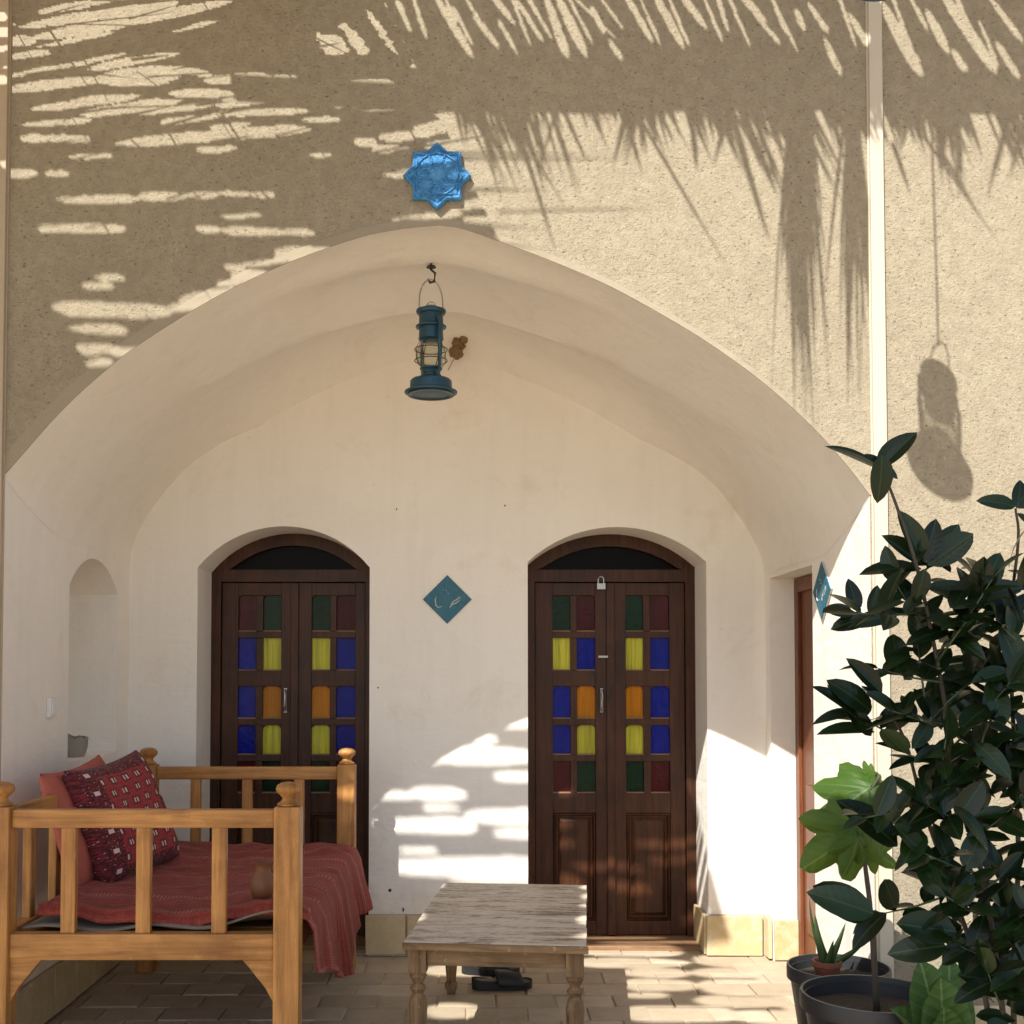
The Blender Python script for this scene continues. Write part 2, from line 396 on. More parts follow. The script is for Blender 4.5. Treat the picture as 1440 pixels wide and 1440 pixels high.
# ------------------------------------------------------------------ ground and brick paving
g = MB(); g.add([(-60, -60, -.009), (60, -60, -.009), (60, 60, -.009), (-60, 60, -.009)], [(0, 1, 2, 3)])
ground = struct(g.build('ground', 'ground'))
BW, BD, JT = .275, .198, .007
bms = []
for k in range(4):
    q = MB(); q.box(-BW / 2 + JT / 2, BW / 2 - JT / 2, -BD / 2 + JT / 2, BD / 2 - JT / 2, -.015, 0)
    bms.append(q.mesh('brick', 'paving', bevel=.004 + .002 * k))
row = 0; y = 6.78
while y > 4.0:
    x = -2.1 + (BW / 2 if row % 2 else 0) + rnd.uniform(-.015, .015)
    while x < 2.5:
        rot = Matrix.Rotation(rnd.uniform(-.012, .012), 4, 'Z') @ Matrix.Rotation(rnd.uniform(-.006, .006), 4, 'X') @ Matrix.Rotation(rnd.uniform(-.006, .006), 4, 'Y')
        inst('brick', rnd.choice(bms), ground, (x, y, rnd.uniform(-.005, .002)), rot)
        x += BW
    y -= BD; row += 1

# ------------------------------------------------------------------ the house: arch, vault, walls
house = thing('courtyard_house', 'plastered courtyard house front with one wide pointed arch over a vaulted porch', 'house', (0, 0, 0))
def catmull(pts, per):
    out = []
    P = [2 * Vector(pts[0]) - Vector(pts[1])] + [Vector(p) for p in pts] + [2 * Vector(pts[-1]) - Vector(pts[-2])]
    for i in range(1, len(P) - 2):
        for j in range(per):
            t = j / per; a, b, c, d = P[i - 1:i + 3]
            out.append(.5 * ((2 * b) + (c - a) * t + (2 * a - 5 * b + 4 * c - d) * t * t + (3 * b - a - 3 * c + d) * t ** 3))
    out.append(Vector(pts[-1])); return out
def fac(px, py): p = at(px, py, y=F); return (p.x, p.z)
LP = [fac(*p) for p in ((5, 670), (85, 580), (150, 520), (200, 482), (300, 420), (400, 372), (500, 336), (560, 323), (617, 317))]
RP = [fac(*p) for p in ((617, 317), (650, 322), (700, 339), (780, 369), (860, 404), (940, 448), (1000, 485), (1060, 528), (1110, 570), (1160, 619), (1200, 666), (1223, 697))]
LP[0] = (XL, LP[0][1]); RP[-1] = (XR, RP[-1][1])
left, right = catmull(LP, 6), catmull(RP, 5)
ARCH = left + right[1:]
NA = len(ARCH); IA = len(left) - 1
ZL, ZR = ARCH[0].y, ARCH[-1].y
# front wall with its arched hole
TOP = 5.7
w = MB()
for i in range(NA - 1):
    a, b = ARCH[i], ARCH[i + 1]
    w.add([(a.x, F, a.y), (b.x, F, b.y), (b.x, F, TOP), (a.x, F, TOP)], [(0, 1, 2, 3)])
w.add([(-8, F, -.1), (XL, F, -.1), (XL, F, ZL), (XL, F, TOP), (-8, F, TOP)], [(0, 1, 2, 3, 4)])
w.add([(XR, F, -.1), (8, F, -.1), (8, F, TOP), (XR, F, TOP), (XR, F, ZR)], [(0, 1, 2, 3, 4)])
w.build('front_wall', 'stucco', house, recalc=False)
# smooth trim round the arch
def nrm(i):
    d = (ARCH[min(i + 1, NA - 1)] - ARCH[max(i - 1, 0)]).normalized(); return Vector((-d.y, d.x))
w = MB(); PRO = .004
for i in range(NA - 1):
    for_ = []
    for k in (i, i + 1):
        wd = .058 * (1 - k / IA) + .030 * k / IA if k <= IA else .030 - .016 * (k - IA) / (NA - 1 - IA)
        n_ = nrm(k) if k != IA else Vector((0, 1))
        for_.append((ARCH[k], ARCH[k] + n_ * wd))
    (a, a2), (b, b2) = for_
    w.add([(a.x, F - PRO, a.y), (b.x, F - PRO, b.y), (b2.x, F - PRO * .6, b2.y), (a2.x, F - PRO * .6, a2.y), (a2.x, F, a2.y), (b2.x, F, b2.y), (a.x, F, a.y), (b.x, F, b.y)],
          [(0, 1, 2, 3), (3, 2, 5, 4), (1, 0, 6, 7)])
w.build('arch_trim', 'trim_plaster', house, weld=True)
# vault
w = MB(); ND = 18
def arcs(pts):
    L = [0]
    for p_, q_ in zip(pts, pts[1:]): L.append(L[-1] + (q_ - p_).length)
    return L
SIDE = [(left, arcs(left)), (right[::-1], arcs(right[::-1]))]
def on_arc(k, s):                                                # point and outward normal at arc length s from the springing
    pts, L = SIDE[k]; s = min(max(s, 0), L[-1] - 1e-6); i = 0
    while L[i + 1] < s: i += 1
    t = (s - L[i]) / (L[i + 1] - L[i]); d = (pts[min(i + 2, len(pts) - 1)] - pts[max(i - 1, 0)]).normalized()
    return pts[i].lerp(pts[i + 1], t), (Vector((-d.y, d.x)) if k == 0 else Vector((d.y, -d.x)))
NB_, NS = 8, 44
def vault_row(k, j):                                             # one line from the front edge to the back wall
    pts, L = SIDE[k]; LT = L[-1]; out = []
    h = 0 if j <= NB_ else (j - NB_) / NS
    qr = .43 + (.655 - .43) * h ** .8
    for q in [qr * n / ND for n in range(ND)] + [qr + (1 - qr) * n / ND for n in range(ND + 1)]:
        r_ = .42 * min(1, q / .35) ** .8
        if j <= NB_:
            t = j / NB_; p1 = pts[0]; p0 = p1 - Vector((0, r_ * .42)); p2 = on_arc(k, r_)[0]
            p = p0 * (1 - t) ** 2 + p1 * 2 * t * (1 - t) + p2 * t * t
            p.x += (.0015 if k == 0 else -.0015) * min(1, q * 20)
        else:
            s = r_ + (LT - r_) * h; p, n_ = on_arc(k, s)
            wgt = min(1, h * 1.8) ** .9
            w3 = min(1, max(0, (h - .45) / .5)); w3 = w3 * w3 * (3 - 2 * w3); q3 = .27 - .10 * (1 - h)
            if q < qr:
                one = .070 * (.25 + .75 * h ** 1.5) * max(0, math.sin(math.pi * q / qr)) ** 1.1
                two = .042 * max(0, math.sin(math.pi * q / q3)) ** .9 if q < q3 else .078 * max(0, math.sin(math.pi * (q - q3) / (qr - q3))) ** .9
                off = wgt * (one * (1 - w3) + two * w3)
            else:
                u_ = (q - qr) / (1 - qr); off = .055 * wgt * max(0, math.sin(math.pi * u_)) ** .8 - .07 * min(1, h / .3) ** 1.5 * max(0, (u_ - .55) / .45) ** 2.4
            if j == NB_ + NS: n_ = Vector((0, 1))
            p = p + n_ * off
        out.append((p.x, F + (B + .01 - F) * q, p.y))
    return out
rows = [vault_row(0, j) for j in range(NB_ + NS + 1)] + [vault_row(1, j) for j in range(NB_ + NS - 1, -1, -1)]
nq = len(rows[0]); NR = len(rows)
w.add([p for r_ in rows for p in r_], [(i * nq + j, i * nq + j + 1, (i + 1) * nq + j + 1, (i + 1) * nq + j) for i in range(NR - 1) for j in range(nq - 1)])
w.build('vault', 'plaster', house, smooth=32, recalc=False)

def wall(fn, u0, u1, v0, v1, ops, depth, backs=()):
    """a wall in its own plane with openings; ops: (a, b, bottom, springing, rise); fn(u, v, d)"""
    m = MB(); ops = sorted(ops); u = u0
    def q(*pts): m.add([fn(*p) for p in pts], [tuple(range(len(pts)))])
    for k, (a, b, bt, sp, rise) in enumerate(ops):
        q((u, v0, 0), (a, v0, 0), (a, v1, 0), (u, v1, 0)); u = b
        n = 20 if rise else 1; hw = (b - a) / 2
        rad = (hw * hw + rise * rise) / (2 * rise) if rise else 0
        def top(x):
            if not rise: return sp
            return sp + math.sqrt(max(0, rad * rad - (x - a - hw) ** 2)) - (rad - rise)
        xs = [a + (b - a) * i / n for i in range(n + 1)]
        for x, x2 in zip(xs, xs[1:]):
            q((x, top(x), 0), (x2, top(x2), 0), (x2, v1, 0), (x, v1, 0))
            q((x, top(x), 0), (x2, top(x2), 0), (x2, top(x2), depth), (x, top(x), depth))
            if k in backs: q((x, bt, depth), (x2, bt, depth), (x2, top(x2), depth), (x, top(x), depth))
        q((a, bt, 0), (a, sp, 0), (a, sp, depth), (a, bt, depth)); q((b, bt, 0), (b, sp, 0), (b, sp, depth), (b, bt, depth))
        if bt > v0:
            q((a, v0, 0), (b, v0, 0), (b, bt, 0), (a, bt, 0)); q((a, bt, 0), (b, bt, 0), (b, bt, depth), (a, bt, depth))
    q((u, v0, 0), (u1, v0, 0), (u1, v1, 0), (u, v1, 0))
    return m
# doors' openings in the back wall
LX0, LX1 = at(278, 798, y=B).x, at(520, 798, y=B).x
RX0, RX1 = at(742, 790, y=B).x, at(993, 790, y=B).x
LS, RS = at(278, 798, y=B).z, at(993, 790, y=B).z
LA, RA = at(400, 740, y=B).z - LS, at(860, 741, y=B).z - RS
wall(lambda u, v, d: (u, B + d, v), XL - .03, XR + .03, -.1, 3.7, [(LX0, LX1, -.1, LS, LA), (RX0, RX1, -.1, RS, RA)], .36).build('back_wall', 'plaster', house, recalc=False)
NY0, NY1 = at(97, 900, x=XL).y, at(165, 900, x=XL).y
NSP, NTOP = at(165, 836, x=XL).z, at(130, 785, x=XL).z
NSILL = 1.12
wall(lambda u, v, d: (XL - d, u, v), F, B + .02, -.1, ZL, [(NY0, NY1, NSILL, NSP, NTOP - NSP)], .26, backs=(0,)).build('side_wall', 'plaster', house, recalc=False)
OY0, OY1 = at(1143, 900, x=XR).y, at(1083, 900, x=XR).y
OTOP = at(1083, 813, x=XR).z
wall(lambda u, v, d: (XR + d, u, v), F, B + .02, -.1, ZR, [(OY0, OY1, -.1, OTOP, 0)], .32, backs=(0,)).build('side_wall', 'plaster', house, recalc=False)
# brown door standing in the side opening
dr = MB().box(XR + .15, XR + .20, OY0 + .001, OY1 - .001, -.02, OTOP - .002)
sd = dr.build('door', 'side_door', house); sd['label'] = 'plain reddish brown door in the side opening'
f_ = MB()
for a, b, c, d in ((OY0 + .002, OY0 + .07, 0, OTOP - .004), (OY1 - .07, OY1 - .002, 0, OTOP - .004), (OY0 + .07, OY1 - .07, OTOP - .08, OTOP - .004)):
    f_.box(XR + .13, XR + .149, a, b, c, d)
f_.build('frame', 'side_door', sd, bevel=.003)
MB().box(XR + .138, XR + .149, OY0 + .16, OY1 - .16, .18, .95).build('panel', 'side_door', sd, bevel=.006)
# small holes and nails in the back wall
for px, py, r_ in ((549, 1252, .011), (567, 1279, .013), (710, 711, .006), (558, 716, .006), (532, 967, .006), (514, 1276, .010)):
    p = at(px, py, y=B)
    o = MB().lathe([(r_, -.003), (r_ * .8, .001), (r_ * .3, .003)], (0, 0, 0), 10).build('nail_hole', 'hole', house)
    o.location = (p.x, B, p.z); o.rotation_euler = (R(90), 0, rnd.uniform(0, 3)); o.scale = (1, rnd.uniform(.7, 1.1), 1)

# plinth of sandy tiles along the walls
plinth = MB().box(XL + .001, XL + .004, F + .02, B - .002, 0, .222)
plinth.box(LX1 + .002, RX0 - .002, B - .004, B - .001, 0, .222); plinth.box(RX1 + .002, XR - .006, B - .004, B - .001, 0, .222); plinth.box(XL + .006, LX0 - .002, B - .004, B - .001, 0, .222)
plinth.box(XR - .004, XR - .001, F + .02, OY0 - .002, 0, .222); plinth.box(XR - .004, XR - .001, OY1 + .002, B - .006, 0, .222)
pl = plinth.build('plinth', 'grout', house)
tm = {}
def tiles(p0, p1, inward, h=.215):
    p0, p1, nn = Vector(p0), Vector(p1), Vector(inward); L = (p1 - p0).length; n = max(1, round(L / .25)); wd = L / n
    d = (p1 - p0).normalized(); key = (round(wd, 3), h)
    if key not in tm:
        q = MB().box(-wd / 2 + .005, wd / 2 - .005, 0, .02, .004, h); tm[key] = q.mesh('tile', 'tile', bevel=.004)
    rot = Matrix((d, nn, (0, 0, 1))).transposed().to_4x4()
    for i in range(n):
        c = p0 + d * wd * (i + .5) + nn * (.005 + rnd.uniform(-.002, .003))
        inst('tile', tm[key], pl, (c.x, c.y, rnd.uniform(-.002, .006)), rot @ Matrix.Rotation(rnd.uniform(-.01, .01), 4, 'Y'))
tiles((XL, F + .03, 0), (XL, B - .03, 0), (1, 0, 0))
tiles((XL + .03, B, 0), (LX0 + .02, B, 0), (0, -1, 0))
tiles((LX1 - .02, B, 0), (RX0 + .02, B, 0), (0, -1, 0))
tiles((RX1 - .02, B, 0), (XR - .03, B, 0), (0, -1, 0))
tiles((RX1, B + .31, 0), (RX1, B + .0, 0), (-1, 0, 0)); tiles((LX0, B + .31, 0), (LX0, B, 0), (1, 0, 0))
tiles((XR, F + .03, 0), (XR, OY0 + .02, 0), (-1, 0, 0)); tiles((XR, OY1 - .02, 0), (XR, B - .03, 0), (-1, 0, 0))
tiles((XR, OY1, 0), (XR + .14, OY1, 0), (0, -1, 0))
tiles((XR + .10, F, 0), (3.4, F, 0), (0, -1, 0)); tiles((-3.4, F, 0), (XL - .06, F, 0), (0, -1, 0))

# ------------------------------------------------------------------ the two glazed doors
def zpx(py): return at(700, py, y=DD).z
def xpx(px): return at(px, 1000, y=DD).x
PANEROWS = [(837, 888), (897, 943), (965, 1011), (1020, 1062), (1071, 1116)]
def glazed_door(x0, x1, spring, rise, panes, mid, colors, label, lock):
    d = MB()
    z_l0, z_l1 = zpx(818), zpx(801)
    ft = .055
    d.box(x0 - .012, x0 + ft, DD, DD + .09, 0, z_l1); d.box(x1 - ft, x1 + .012, DD, DD + .09, 0, z_l1)
    d.box(x0 + ft, x1 - ft, DD + .002, DD + .088, z_l0, z_l1)
    hw = (x1 - x0) / 2; rad = (hw * hw + rise * rise) / (2 * rise); cx = (x0 + x1) / 2; cz = spring + rise - rad
    n = 24; outer, inner = [], []
    zb = z_l1
    for i in range(n + 1):
        x = x0 - .01 + (x1 - x0 + .02) * i / n
        zo = max(zb, cz + math.sqrt(max(0, (rad + .012) ** 2 - (x - cx) ** 2)))
        xi = x0 + ft * 1.3 + (x1 - x0 - 2.6 * ft) * i / n
        zi = max(zb + .001, cz + math.sqrt(max(0, (rad - .06) ** 2 - (xi - cx) ** 2)))
        outer.append((x, zo)); inner.append((xi, zi))
    for i in range(n):
        (a, b), (c, e), (f, h), (k, l) = outer[i], outer[i + 1], inner[i + 1], inner[i]
        d.add([(a, DD, b), (c, DD, e), (f, DD, h), (k, DD, l), (f, DD + .05, h), (k, DD + .05, l)], [(0, 1, 2, 3), (3, 2, 4, 5)])
    d.add([(x0 - .01, DD, zb), (inner[0][0], DD, zb), (inner[0][0], DD, inner[0][1]), (outer[0][0], DD, outer[0][1])], [(0, 1, 2, 3)])
    d.add([(x1 + .01, DD, zb), (inner[-1][0], DD, zb), (inner[-1][0], DD, inner[-1][1]), (outer[-1][0], DD, outer[-1][1])], [(0, 1, 2, 3)])
    door = d.build('door', 'door_z', house, weld=True); door['label'] = label
    # backing so that nothing shows through, then the fanlight pane
    MB().box(x0, x1, DD + .085, DD + .10, 0, spring + rise + .02).build('backing_board', 'door_z', door)
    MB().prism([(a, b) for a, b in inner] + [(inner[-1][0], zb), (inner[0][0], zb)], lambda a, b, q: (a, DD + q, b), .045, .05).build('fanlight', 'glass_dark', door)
    zt, zbm = z_l0 - .004, .028
    LFY = DD + .022                                              # face of the leaves
    for li, (cols, lx0, lx1) in enumerate(((panes[:2], x0 + ft + .003, mid - .002), (panes[2:], mid + .002, x1 - ft - .003))):
        lf = MB()
        cx_ = [(xpx(a), xpx(b)) for a, b in cols]; rz = [(zpx(b), zpx(a)) for a, b in PANEROWS]
        y0, y1 = LFY, LFY + .045
        lf.box(lx0, cx_[0][0], y0, y1, zbm, zt); lf.box(cx_[1][1], lx1, y0, y1, zbm, zt)       # stiles
        xa, xb = cx_[0][0], cx_[1][1]
        lf.box(xa, xb, y0 + .001, y1, rz[0][1], zt - .001)                                      # rails between the rows
        for k in range(4): lf.box(xa, xb, y0 + .0015, y1, rz[k + 1][1], rz[k][0])
        pz1, pz0 = zpx(1144), zpx(1296)
        lf.box(xa, xb, y0 + .001, y1, pz1, rz[4][0]); lf.box(xa, xb, y0 + .001, y1, zbm + .001, pz0)
        for (b, t) in rz: lf.box(cx_[0][1], cx_[1][0], y0 + .003, y1, b, t)                     # muntins
        for k in (0, 2, 3):                                                                     # rounded upper corners
            for (a, b) in cx_:
                r_ = .022; t = rz[k][1]
                lf.prism([(a, t), (a, t - r_), (a + .006, t - .009), (a + r_, t)], lambda p, q, e: (p, e, q), y0 + .004, y1 - .01)
                lf.prism([(b, t), (b - r_, t), (b - .006, t - .009), (b, t - r_)], lambda p, q, e: (p, e, q), y0 + .004, y1 - .01)
        lf.build('leaf', 'door_z', door, bevel=.003)
        for k, (b, t) in enumerate(rz):
            for c in (0, 1):
                a, e = cx_[c]
                MB().box(a - .004, e + .004, y0 + .024, y0 + .028, b - .004, t + .004).build('pane', 'glass_' + colors[k][li * 2 + c], door)
                bd = MB()
                bd.box(a, e, y0 + .006, y0 + .016, b, b + .007)
                bd.build('glazing_bead', 'threshold', door)
        m = MB(); px0, px1 = xa + .004, xb - .004
        for q0, q1, q2 in ((0, .022, .0), (.022, .05, .014)): pass
        z0, z1 = pz0 + .003, pz1 - .003; i1, i2 = .018, .040
        def rect(i, yy): return [(px0 + i, yy, z0 + i), (px1 - i, yy, z0 + i), (px1 - i, yy, z1 - i), (px0 + i, yy, z1 - i)]
        rs = [rect(0, y0 + .002), rect(.008, y0 - .004), rect(.016, y0 + .018), rect(.024, y0 + .018), rect(.045, y0 + .004)]
        m.add(sum(rs, []), [(k * 4 + j, k * 4 + (j + 1) % 4, k * 4 + 4 + (j + 1) % 4, k * 4 + 4 + j) for k in range(4) for j in range(4)] + [(16, 17, 18, 19)])
        m.build('panel', 'door_z', door)
    MB().box(mid - .026, mid + .020, LFY - .020, LFY - .001, zbm + .002, zt - .002).build('cover_strip', 'door_z', door, bevel=.005)
    hx = mid - .055; hz = zpx(985)
    h = MB(); h.box(hx - .008, hx + .008, LFY - .004, LFY - .0005, hz - .07, hz + .07)
    h.tube([(hx, LFY - .002, hz - .06), (hx, LFY - .028, hz - .055), (hx, LFY - .034, hz - .03), (hx, LFY - .034, hz + .03), (hx, LFY - .028, hz + .055), (hx, LFY - .002, hz + .06)], .007, 8)
    h.build('handle', 'steel', door, smooth=40)
    if lock:
        k = MB(); lz = zpx(823); lx = mid - .058
        k.box(lx - .024, lx + .024, LFY - .036, LFY - .012, lz - .024, lz + .010)
        k.tube([(lx - .016, LFY - .024, lz + .008)] + [(lx + .016 * math.cos(a), LFY - .024, lz + .030 + .020 * math.sin(a)) for a in [math.pi - math.pi * i / 8 for i in range(9)]] + [(lx + .016, LFY - .024, lz + .008)], .005, 8)
        k.build('padlock', 'steel', door, smooth=35, bevel=0)
        k = MB(); k.box(mid - .075, mid - .02, LFY - .026, LFY - .021, zpx(925), zpx(922)); k.build('bolt', 'steel', door)
    MB().box(x0 + .002, x1 - .002, B + .10, DD + .085, -.015, .024).build('threshold', 'threshold', door, bevel=.004)
    return door
glazed_door(LX0, LX1, LS - .01, LA, [(333, 358), (368, 394), (437, 463), (472, 499)], xpx(414),
            [('red', 'green', 'green', 'red'), ('blue', 'yellow', 'yellow', 'blue'), ('blue', 'orange', 'orange', 'blue'), ('blue', 'yellow', 'yellow', 'blue'), ('red', 'green', 'green', 'red')],
            'arched dark wooden double door with coloured panes behind the bed', False)
glazed_door(RX0, RX1, RS - .01, RA, [(778, 803), (812, 838), (881, 906), (916, 943)], xpx(860),
            [('green', 'red', 'green', 'red'), ('yellow', 'blue', 'yellow', 'blue'), ('blue', 'orange', 'orange', 'blue'), ('blue', 'yellow', 'yellow', 'blue'), ('red', 'green', 'green', 'red')],
            'arched dark wooden double door with coloured panes and a padlock', True)

# ------------------------------------------------------------------ wall fittings
def trunk_strip(x0, x1, y, proud, mat, label):
    t = thing('cable_trunking', label, 'trunking', ((x0 + x1) / 2, y, 0))
    MB().box(x0, x1, y - proud, y - .001, .0, TOP - .05).build('cover', mat, t, bevel=.004)
    MB().box(x0 - .006, x1 + .006, y - .005, y - .0005, .0, TOP - .06).build('base_strip', mat, t)
trunk_strip(XR + .012, XR + .066, F, .022, 'white_paint', 'white vertical trunking strip beside the sunlit end of the arch')
trunk_strip(XL - .062, XL + .0, F, .022, 'beige_pipe', 'beige vertical trunking strip on the shaded end of the front wall')
# star plaque
sc_ = at(615, 250, y=F); RS_ = .139
st = thing('star_plaque', 'turquoise glazed eight-pointed star plaque above the arch', 'plaque', (sc_.x, F, sc_.z))
def star(r): return [(sc_.x + (r if i % 2 == 0 else r * .775) * math.sin(i * math.pi / 8), sc_.z + (r if i % 2 == 0 else r * .775) * math.cos(i * math.pi / 8)) for i in range(16)]
m = MB(); lev = [(RS_, F - .004), (RS_, F - .022), (RS_ * .94, F - .030), (RS_ * .86, F - .026), (RS_ * .80, F - .030), (RS_ * .5, F - .034), (RS_ * .05, F - .036)]
m.add([(x, yy, z) for r_, yy in lev for x, z in star(r_)], [(k * 16 + j, k * 16 + (j + 1) % 16, k * 16 + 16 + (j + 1) % 16, k * 16 + 16 + j) for k in range(len(lev) - 1) for j in range(16)] + [tuple(range(len(lev) * 16 - 16, len(lev) * 16))])
m.build('glazed_tile', 'star_glaze', st)
e = MB()                                                         # raised scrollwork
for k in range(8):
    a0 = k * math.pi / 4
    for sgn in (1, -1):
        pts = []
        for j in range(9):
            t = j / 8; rr = RS_ * (.22 + .52 * t); an = a0 + sgn * (.36 * math.sin(t * 3.1) + .1)
            pts.append((sc_.x + rr * math.sin(an), F - .0365 + .005 * t, sc_.z + rr * math.cos(an)))
        e.tube(pts, .0032, 5)
for rr in (.30, .62):
    e.tube([(sc_.x + RS_ * rr * math.sin(a * math.pi / 14), F - .0352, sc_.z + RS_ * rr * math.cos(a * math.pi / 14)) for a in range(29)], .003, 5)
e.build('relief', 'star_glaze', st, smooth=True)
MB().prism(star(RS_ * .97), lambda a, b, q: (a, q, b), F - .0035, F - .0005).build('mortar_bed', 'grout', st)
# diamond plaques
def diamond(c, nrm_, label, s=.134):
    c = Vector(c); n_ = Vector(nrm_); side = Vector((0, 0, 1)).cross(n_); up = Vector((0, 0, 1))
    t = thing('diamond_plaque', label, 'plaque', c)
    fn = lambda a, b, d: c + side * a + up * b + n_ * d
    q = MB(); 
    def ring(r_, d): return [fn(r_ * math.sin(k * math.pi / 2), r_ * math.cos(k * math.pi / 2), d) for k in range(4)]
    q.add(ring(s, .001) + ring(s, .010), [(j, (j + 1) % 4, 4 + (j + 1) % 4, 4 + j) for j in range(4)] + [(0, 1, 2, 3)])
    q.build('tile_body', 'tile_body', t)
    q = MB(); q.add(ring(s, .0102) + ring(s * .96, .0135), [(j, (j + 1) % 4, 4 + (j + 1) % 4, 4 + j) for j in range(4)] + [(4, 5, 6, 7)]); q.build('glaze', 'teal_glaze', t)
    for pts in ([(-.02, .055), (-.02, .052)], [(-.005, .05), (-.005, .046)], [(.004, .034), (.006, .03)], [(-.062, -.035), (-.066, .0), (-.058, .012)], [(-.066, -.03), (-.05, -.045), (-.03, -.04)],
                [(.015, -.045), (.03, -.015), (.055, .0), (.072, .015), (.07, .0)], [(.025, -.03), (.05, -.02), (.07, -.002)]):
        q = MB().tube([fn(a, b, .0138) for a, b in pts], [.004] * (len(pts) - 1) + [.002], 5); q.build('glaze_mark', 'pale_glaze', t)
p = at(629, 843, y=B); diamond((p.x, B, p.z), (0, -1, 0), 'teal diamond plaque on the wall between the two arched doors')
p = at(1153, 832, x=XR); diamond((XR, 5.185, p.z), (-1, 0, 0), 'teal diamond plaque on the sunlit side wall next to the plain door')
# switch on the left side wall
p = at(70, 995, x=XL); t = thing('light_switch', 'white light switch on the side wall near the niche', 'switch', (XL, p.y, p.z))
MB().box(XL + .001, XL + .020, p.y - .04, p.y + .04, p.z - .043, p.z + .043).build('plate', 'white_plastic', t, bevel=.003)
MB().prism([(.0205, -.03), (.028, -.03), (.022, .03), (.0205, .03)], lambda a, b, d: (XL + a, p.y + d, p.z + b), -.024, .024).build('rocker', 'white_plastic', t)
# mud nest below the vault crown
p = at(648, 481, y=B - .10); t = thing('mud_nest', 'small brown crumbly mud nest under the vault crown behind the lantern', 'nest', p)
q = MB()
def blob(u, v, c, r_, sx=1, sz=1):
    th, ph = u * 2 * math.pi, v * math.pi
    d = Vector((math.sin(ph) * math.cos(th), math.sin(ph) * math.sin(th), math.cos(ph)))
    k = 1 + .35 * noise.noise(d * 2.2 + Vector(c) * 3)
    return (c[0] + d.x * r_ * k * sx, c[1] + d.y * r_ * k * .6, c[2] + d.z * r_ * k * sz)
for k in range(46):
    u_ = rnd.random()
    if u_ < .55: dx, dz = rnd.gauss(-.022, .012) + .02 * u_, -.075 + .15 * u_
    else: dx, dz = -.01 + .075 * (u_ - .55) / .45, .028 + .012 * math.sin(u_ * 9) + rnd.gauss(0, .009)
    c = (p.x + dx, p.y + rnd.gauss(0, .010) + .02, p.z + dz); r_ = rnd.uniform(.014, .024); sx, sz = rnd.uniform(.8, 1.3), rnd.uniform(.8, 1.3)
    q.grid(lambda u, v: blob(u, v, c, r_, sx, sz), 9, 6)
MB().tube([(p.x - .02, p.y + .01, p.z - .01), (p.x - .015, p.y + .16, p.z + .01)], .010, 6).build('root', 'mud', t)
q.build('mud', 'mud', t)
MB().tube([(p.x - .02, p.y, p.z - .06), (p.x - .05, p.y + .02, p.z - .11), (p.x - .07, p.y + .05, p.z - .14)], .004, 6).build('straw', 'string', t)

# ------------------------------------------------------------------ lanterns
def lantern(base, hang_to, label, hook):
    x, y, z = base; sc = 1.0
    t = thing('hurricane_lantern', label, 'lantern', base, 'blue hurricane lanterns')
    MB().lathe([(.0, .004), (.100, .004), (.117, .010), (.118, .016), (.104, .020), (.094, .026), (.093, .062), (.086, .070), (.062, .078), (.05, .084)], base, 32).build('fuel_tank', 'lantern_paint', t, smooth=40)
    MB().lathe([(.104, .0035), (.104, .0), (.090, .0), (.085, .0035)], base, 32, cap=False).build('base_ring', 'lantern_paint', t, smooth=40)
    MB().lathe([(.046, .082), (.046, .090), (.040, .100), (.044, .112), (.050, .116), (.050, .122), (.04, .126)], base, 24).build('burner', 'lantern_paint', t, smooth=40)
    gp = [(.042, .124), (.060, .140), (.068, .165), (.066, .195), (.055, .225), (.046, .245)]
    MB().lathe(gp + [(r_ - .002, zz) for r_, zz in gp[::-1]], base, 24, cap=False).build('glass_globe', 'lamp_glass', t, smooth=True)
    g_ = MB()
    for zz in (.155, .205):
        g_.tube([(x + .073 * math.cos(a), y + .073 * math.sin(a), z + zz) for a in [2 * math.pi * i / 20 for i in range(21)]], .0024, 5)
    for k in range(4):
        a = k * math.pi / 2 + .5; g_.tube([(x + r_ * math.cos(a), y + r_ * math.sin(a), z + zz) for r_, zz in ((.045, .12), (.072, .155), (.073, .205), (.05, .245))], .0022, 5)
    g_.build('globe_guard', 'dark_wire', t)
    MB().lathe([(.048, .244), (.056, .250), (.055, .262), (.053, .300), (.068, .304), (.069, .309), (.058, .313), (.055, .318), (.053, .362), (.063, .366), (.067, .374), (.066, .382), (.052, .386), (.026, .400), (.0, .404)], base, 28).build('chimney_cap', 'lantern_paint', t, smooth=40)
    for sgn in (1, -1):
        dx, dy = .55 * sgn, -.835 * sgn
        q = MB(); q.tube([(x + dx * r_, y + dy * r_, z + zz) for r_, zz in ((.048, .345), (.060, .338), (.078, .31), (.080, .20), (.070, .10), (.058, .072))], [.009, .009, .009, .009, .008, .007], 8)
        q.build('air_tube', 'lantern_paint', t, smooth=40)
    top = z + .515
    q = MB(); q.tube([(x + .052 * math.cos(a), y + .02 * math.cos(a), z + .385 + .135 * max(0, math.sin(a)) ** .7) for a in [math.pi * i / 16 for i in range(17)]], .0035, 6)
    q.tube([(x + .02 * math.cos(a), y, z + .398 + .022 * math.sin(a)) for a in [math.pi * i / 10 for i in range(11)]], .003, 6)
    q.build('bail_handle', 'steel', t)
    return top
hp = at(605, 374, y=5.02)
b0 = at(606, 556, y=5.02); lb = (b0.x, 5.02, b0.z)
ztop = lantern(lb, None, 'blue hurricane lantern hanging from the crown of the vault', True)
hk = thing('ceiling_hook', 'dark iron hook in the vault crown holding the lantern', 'hook', (lb[0], 5.02, ztop))
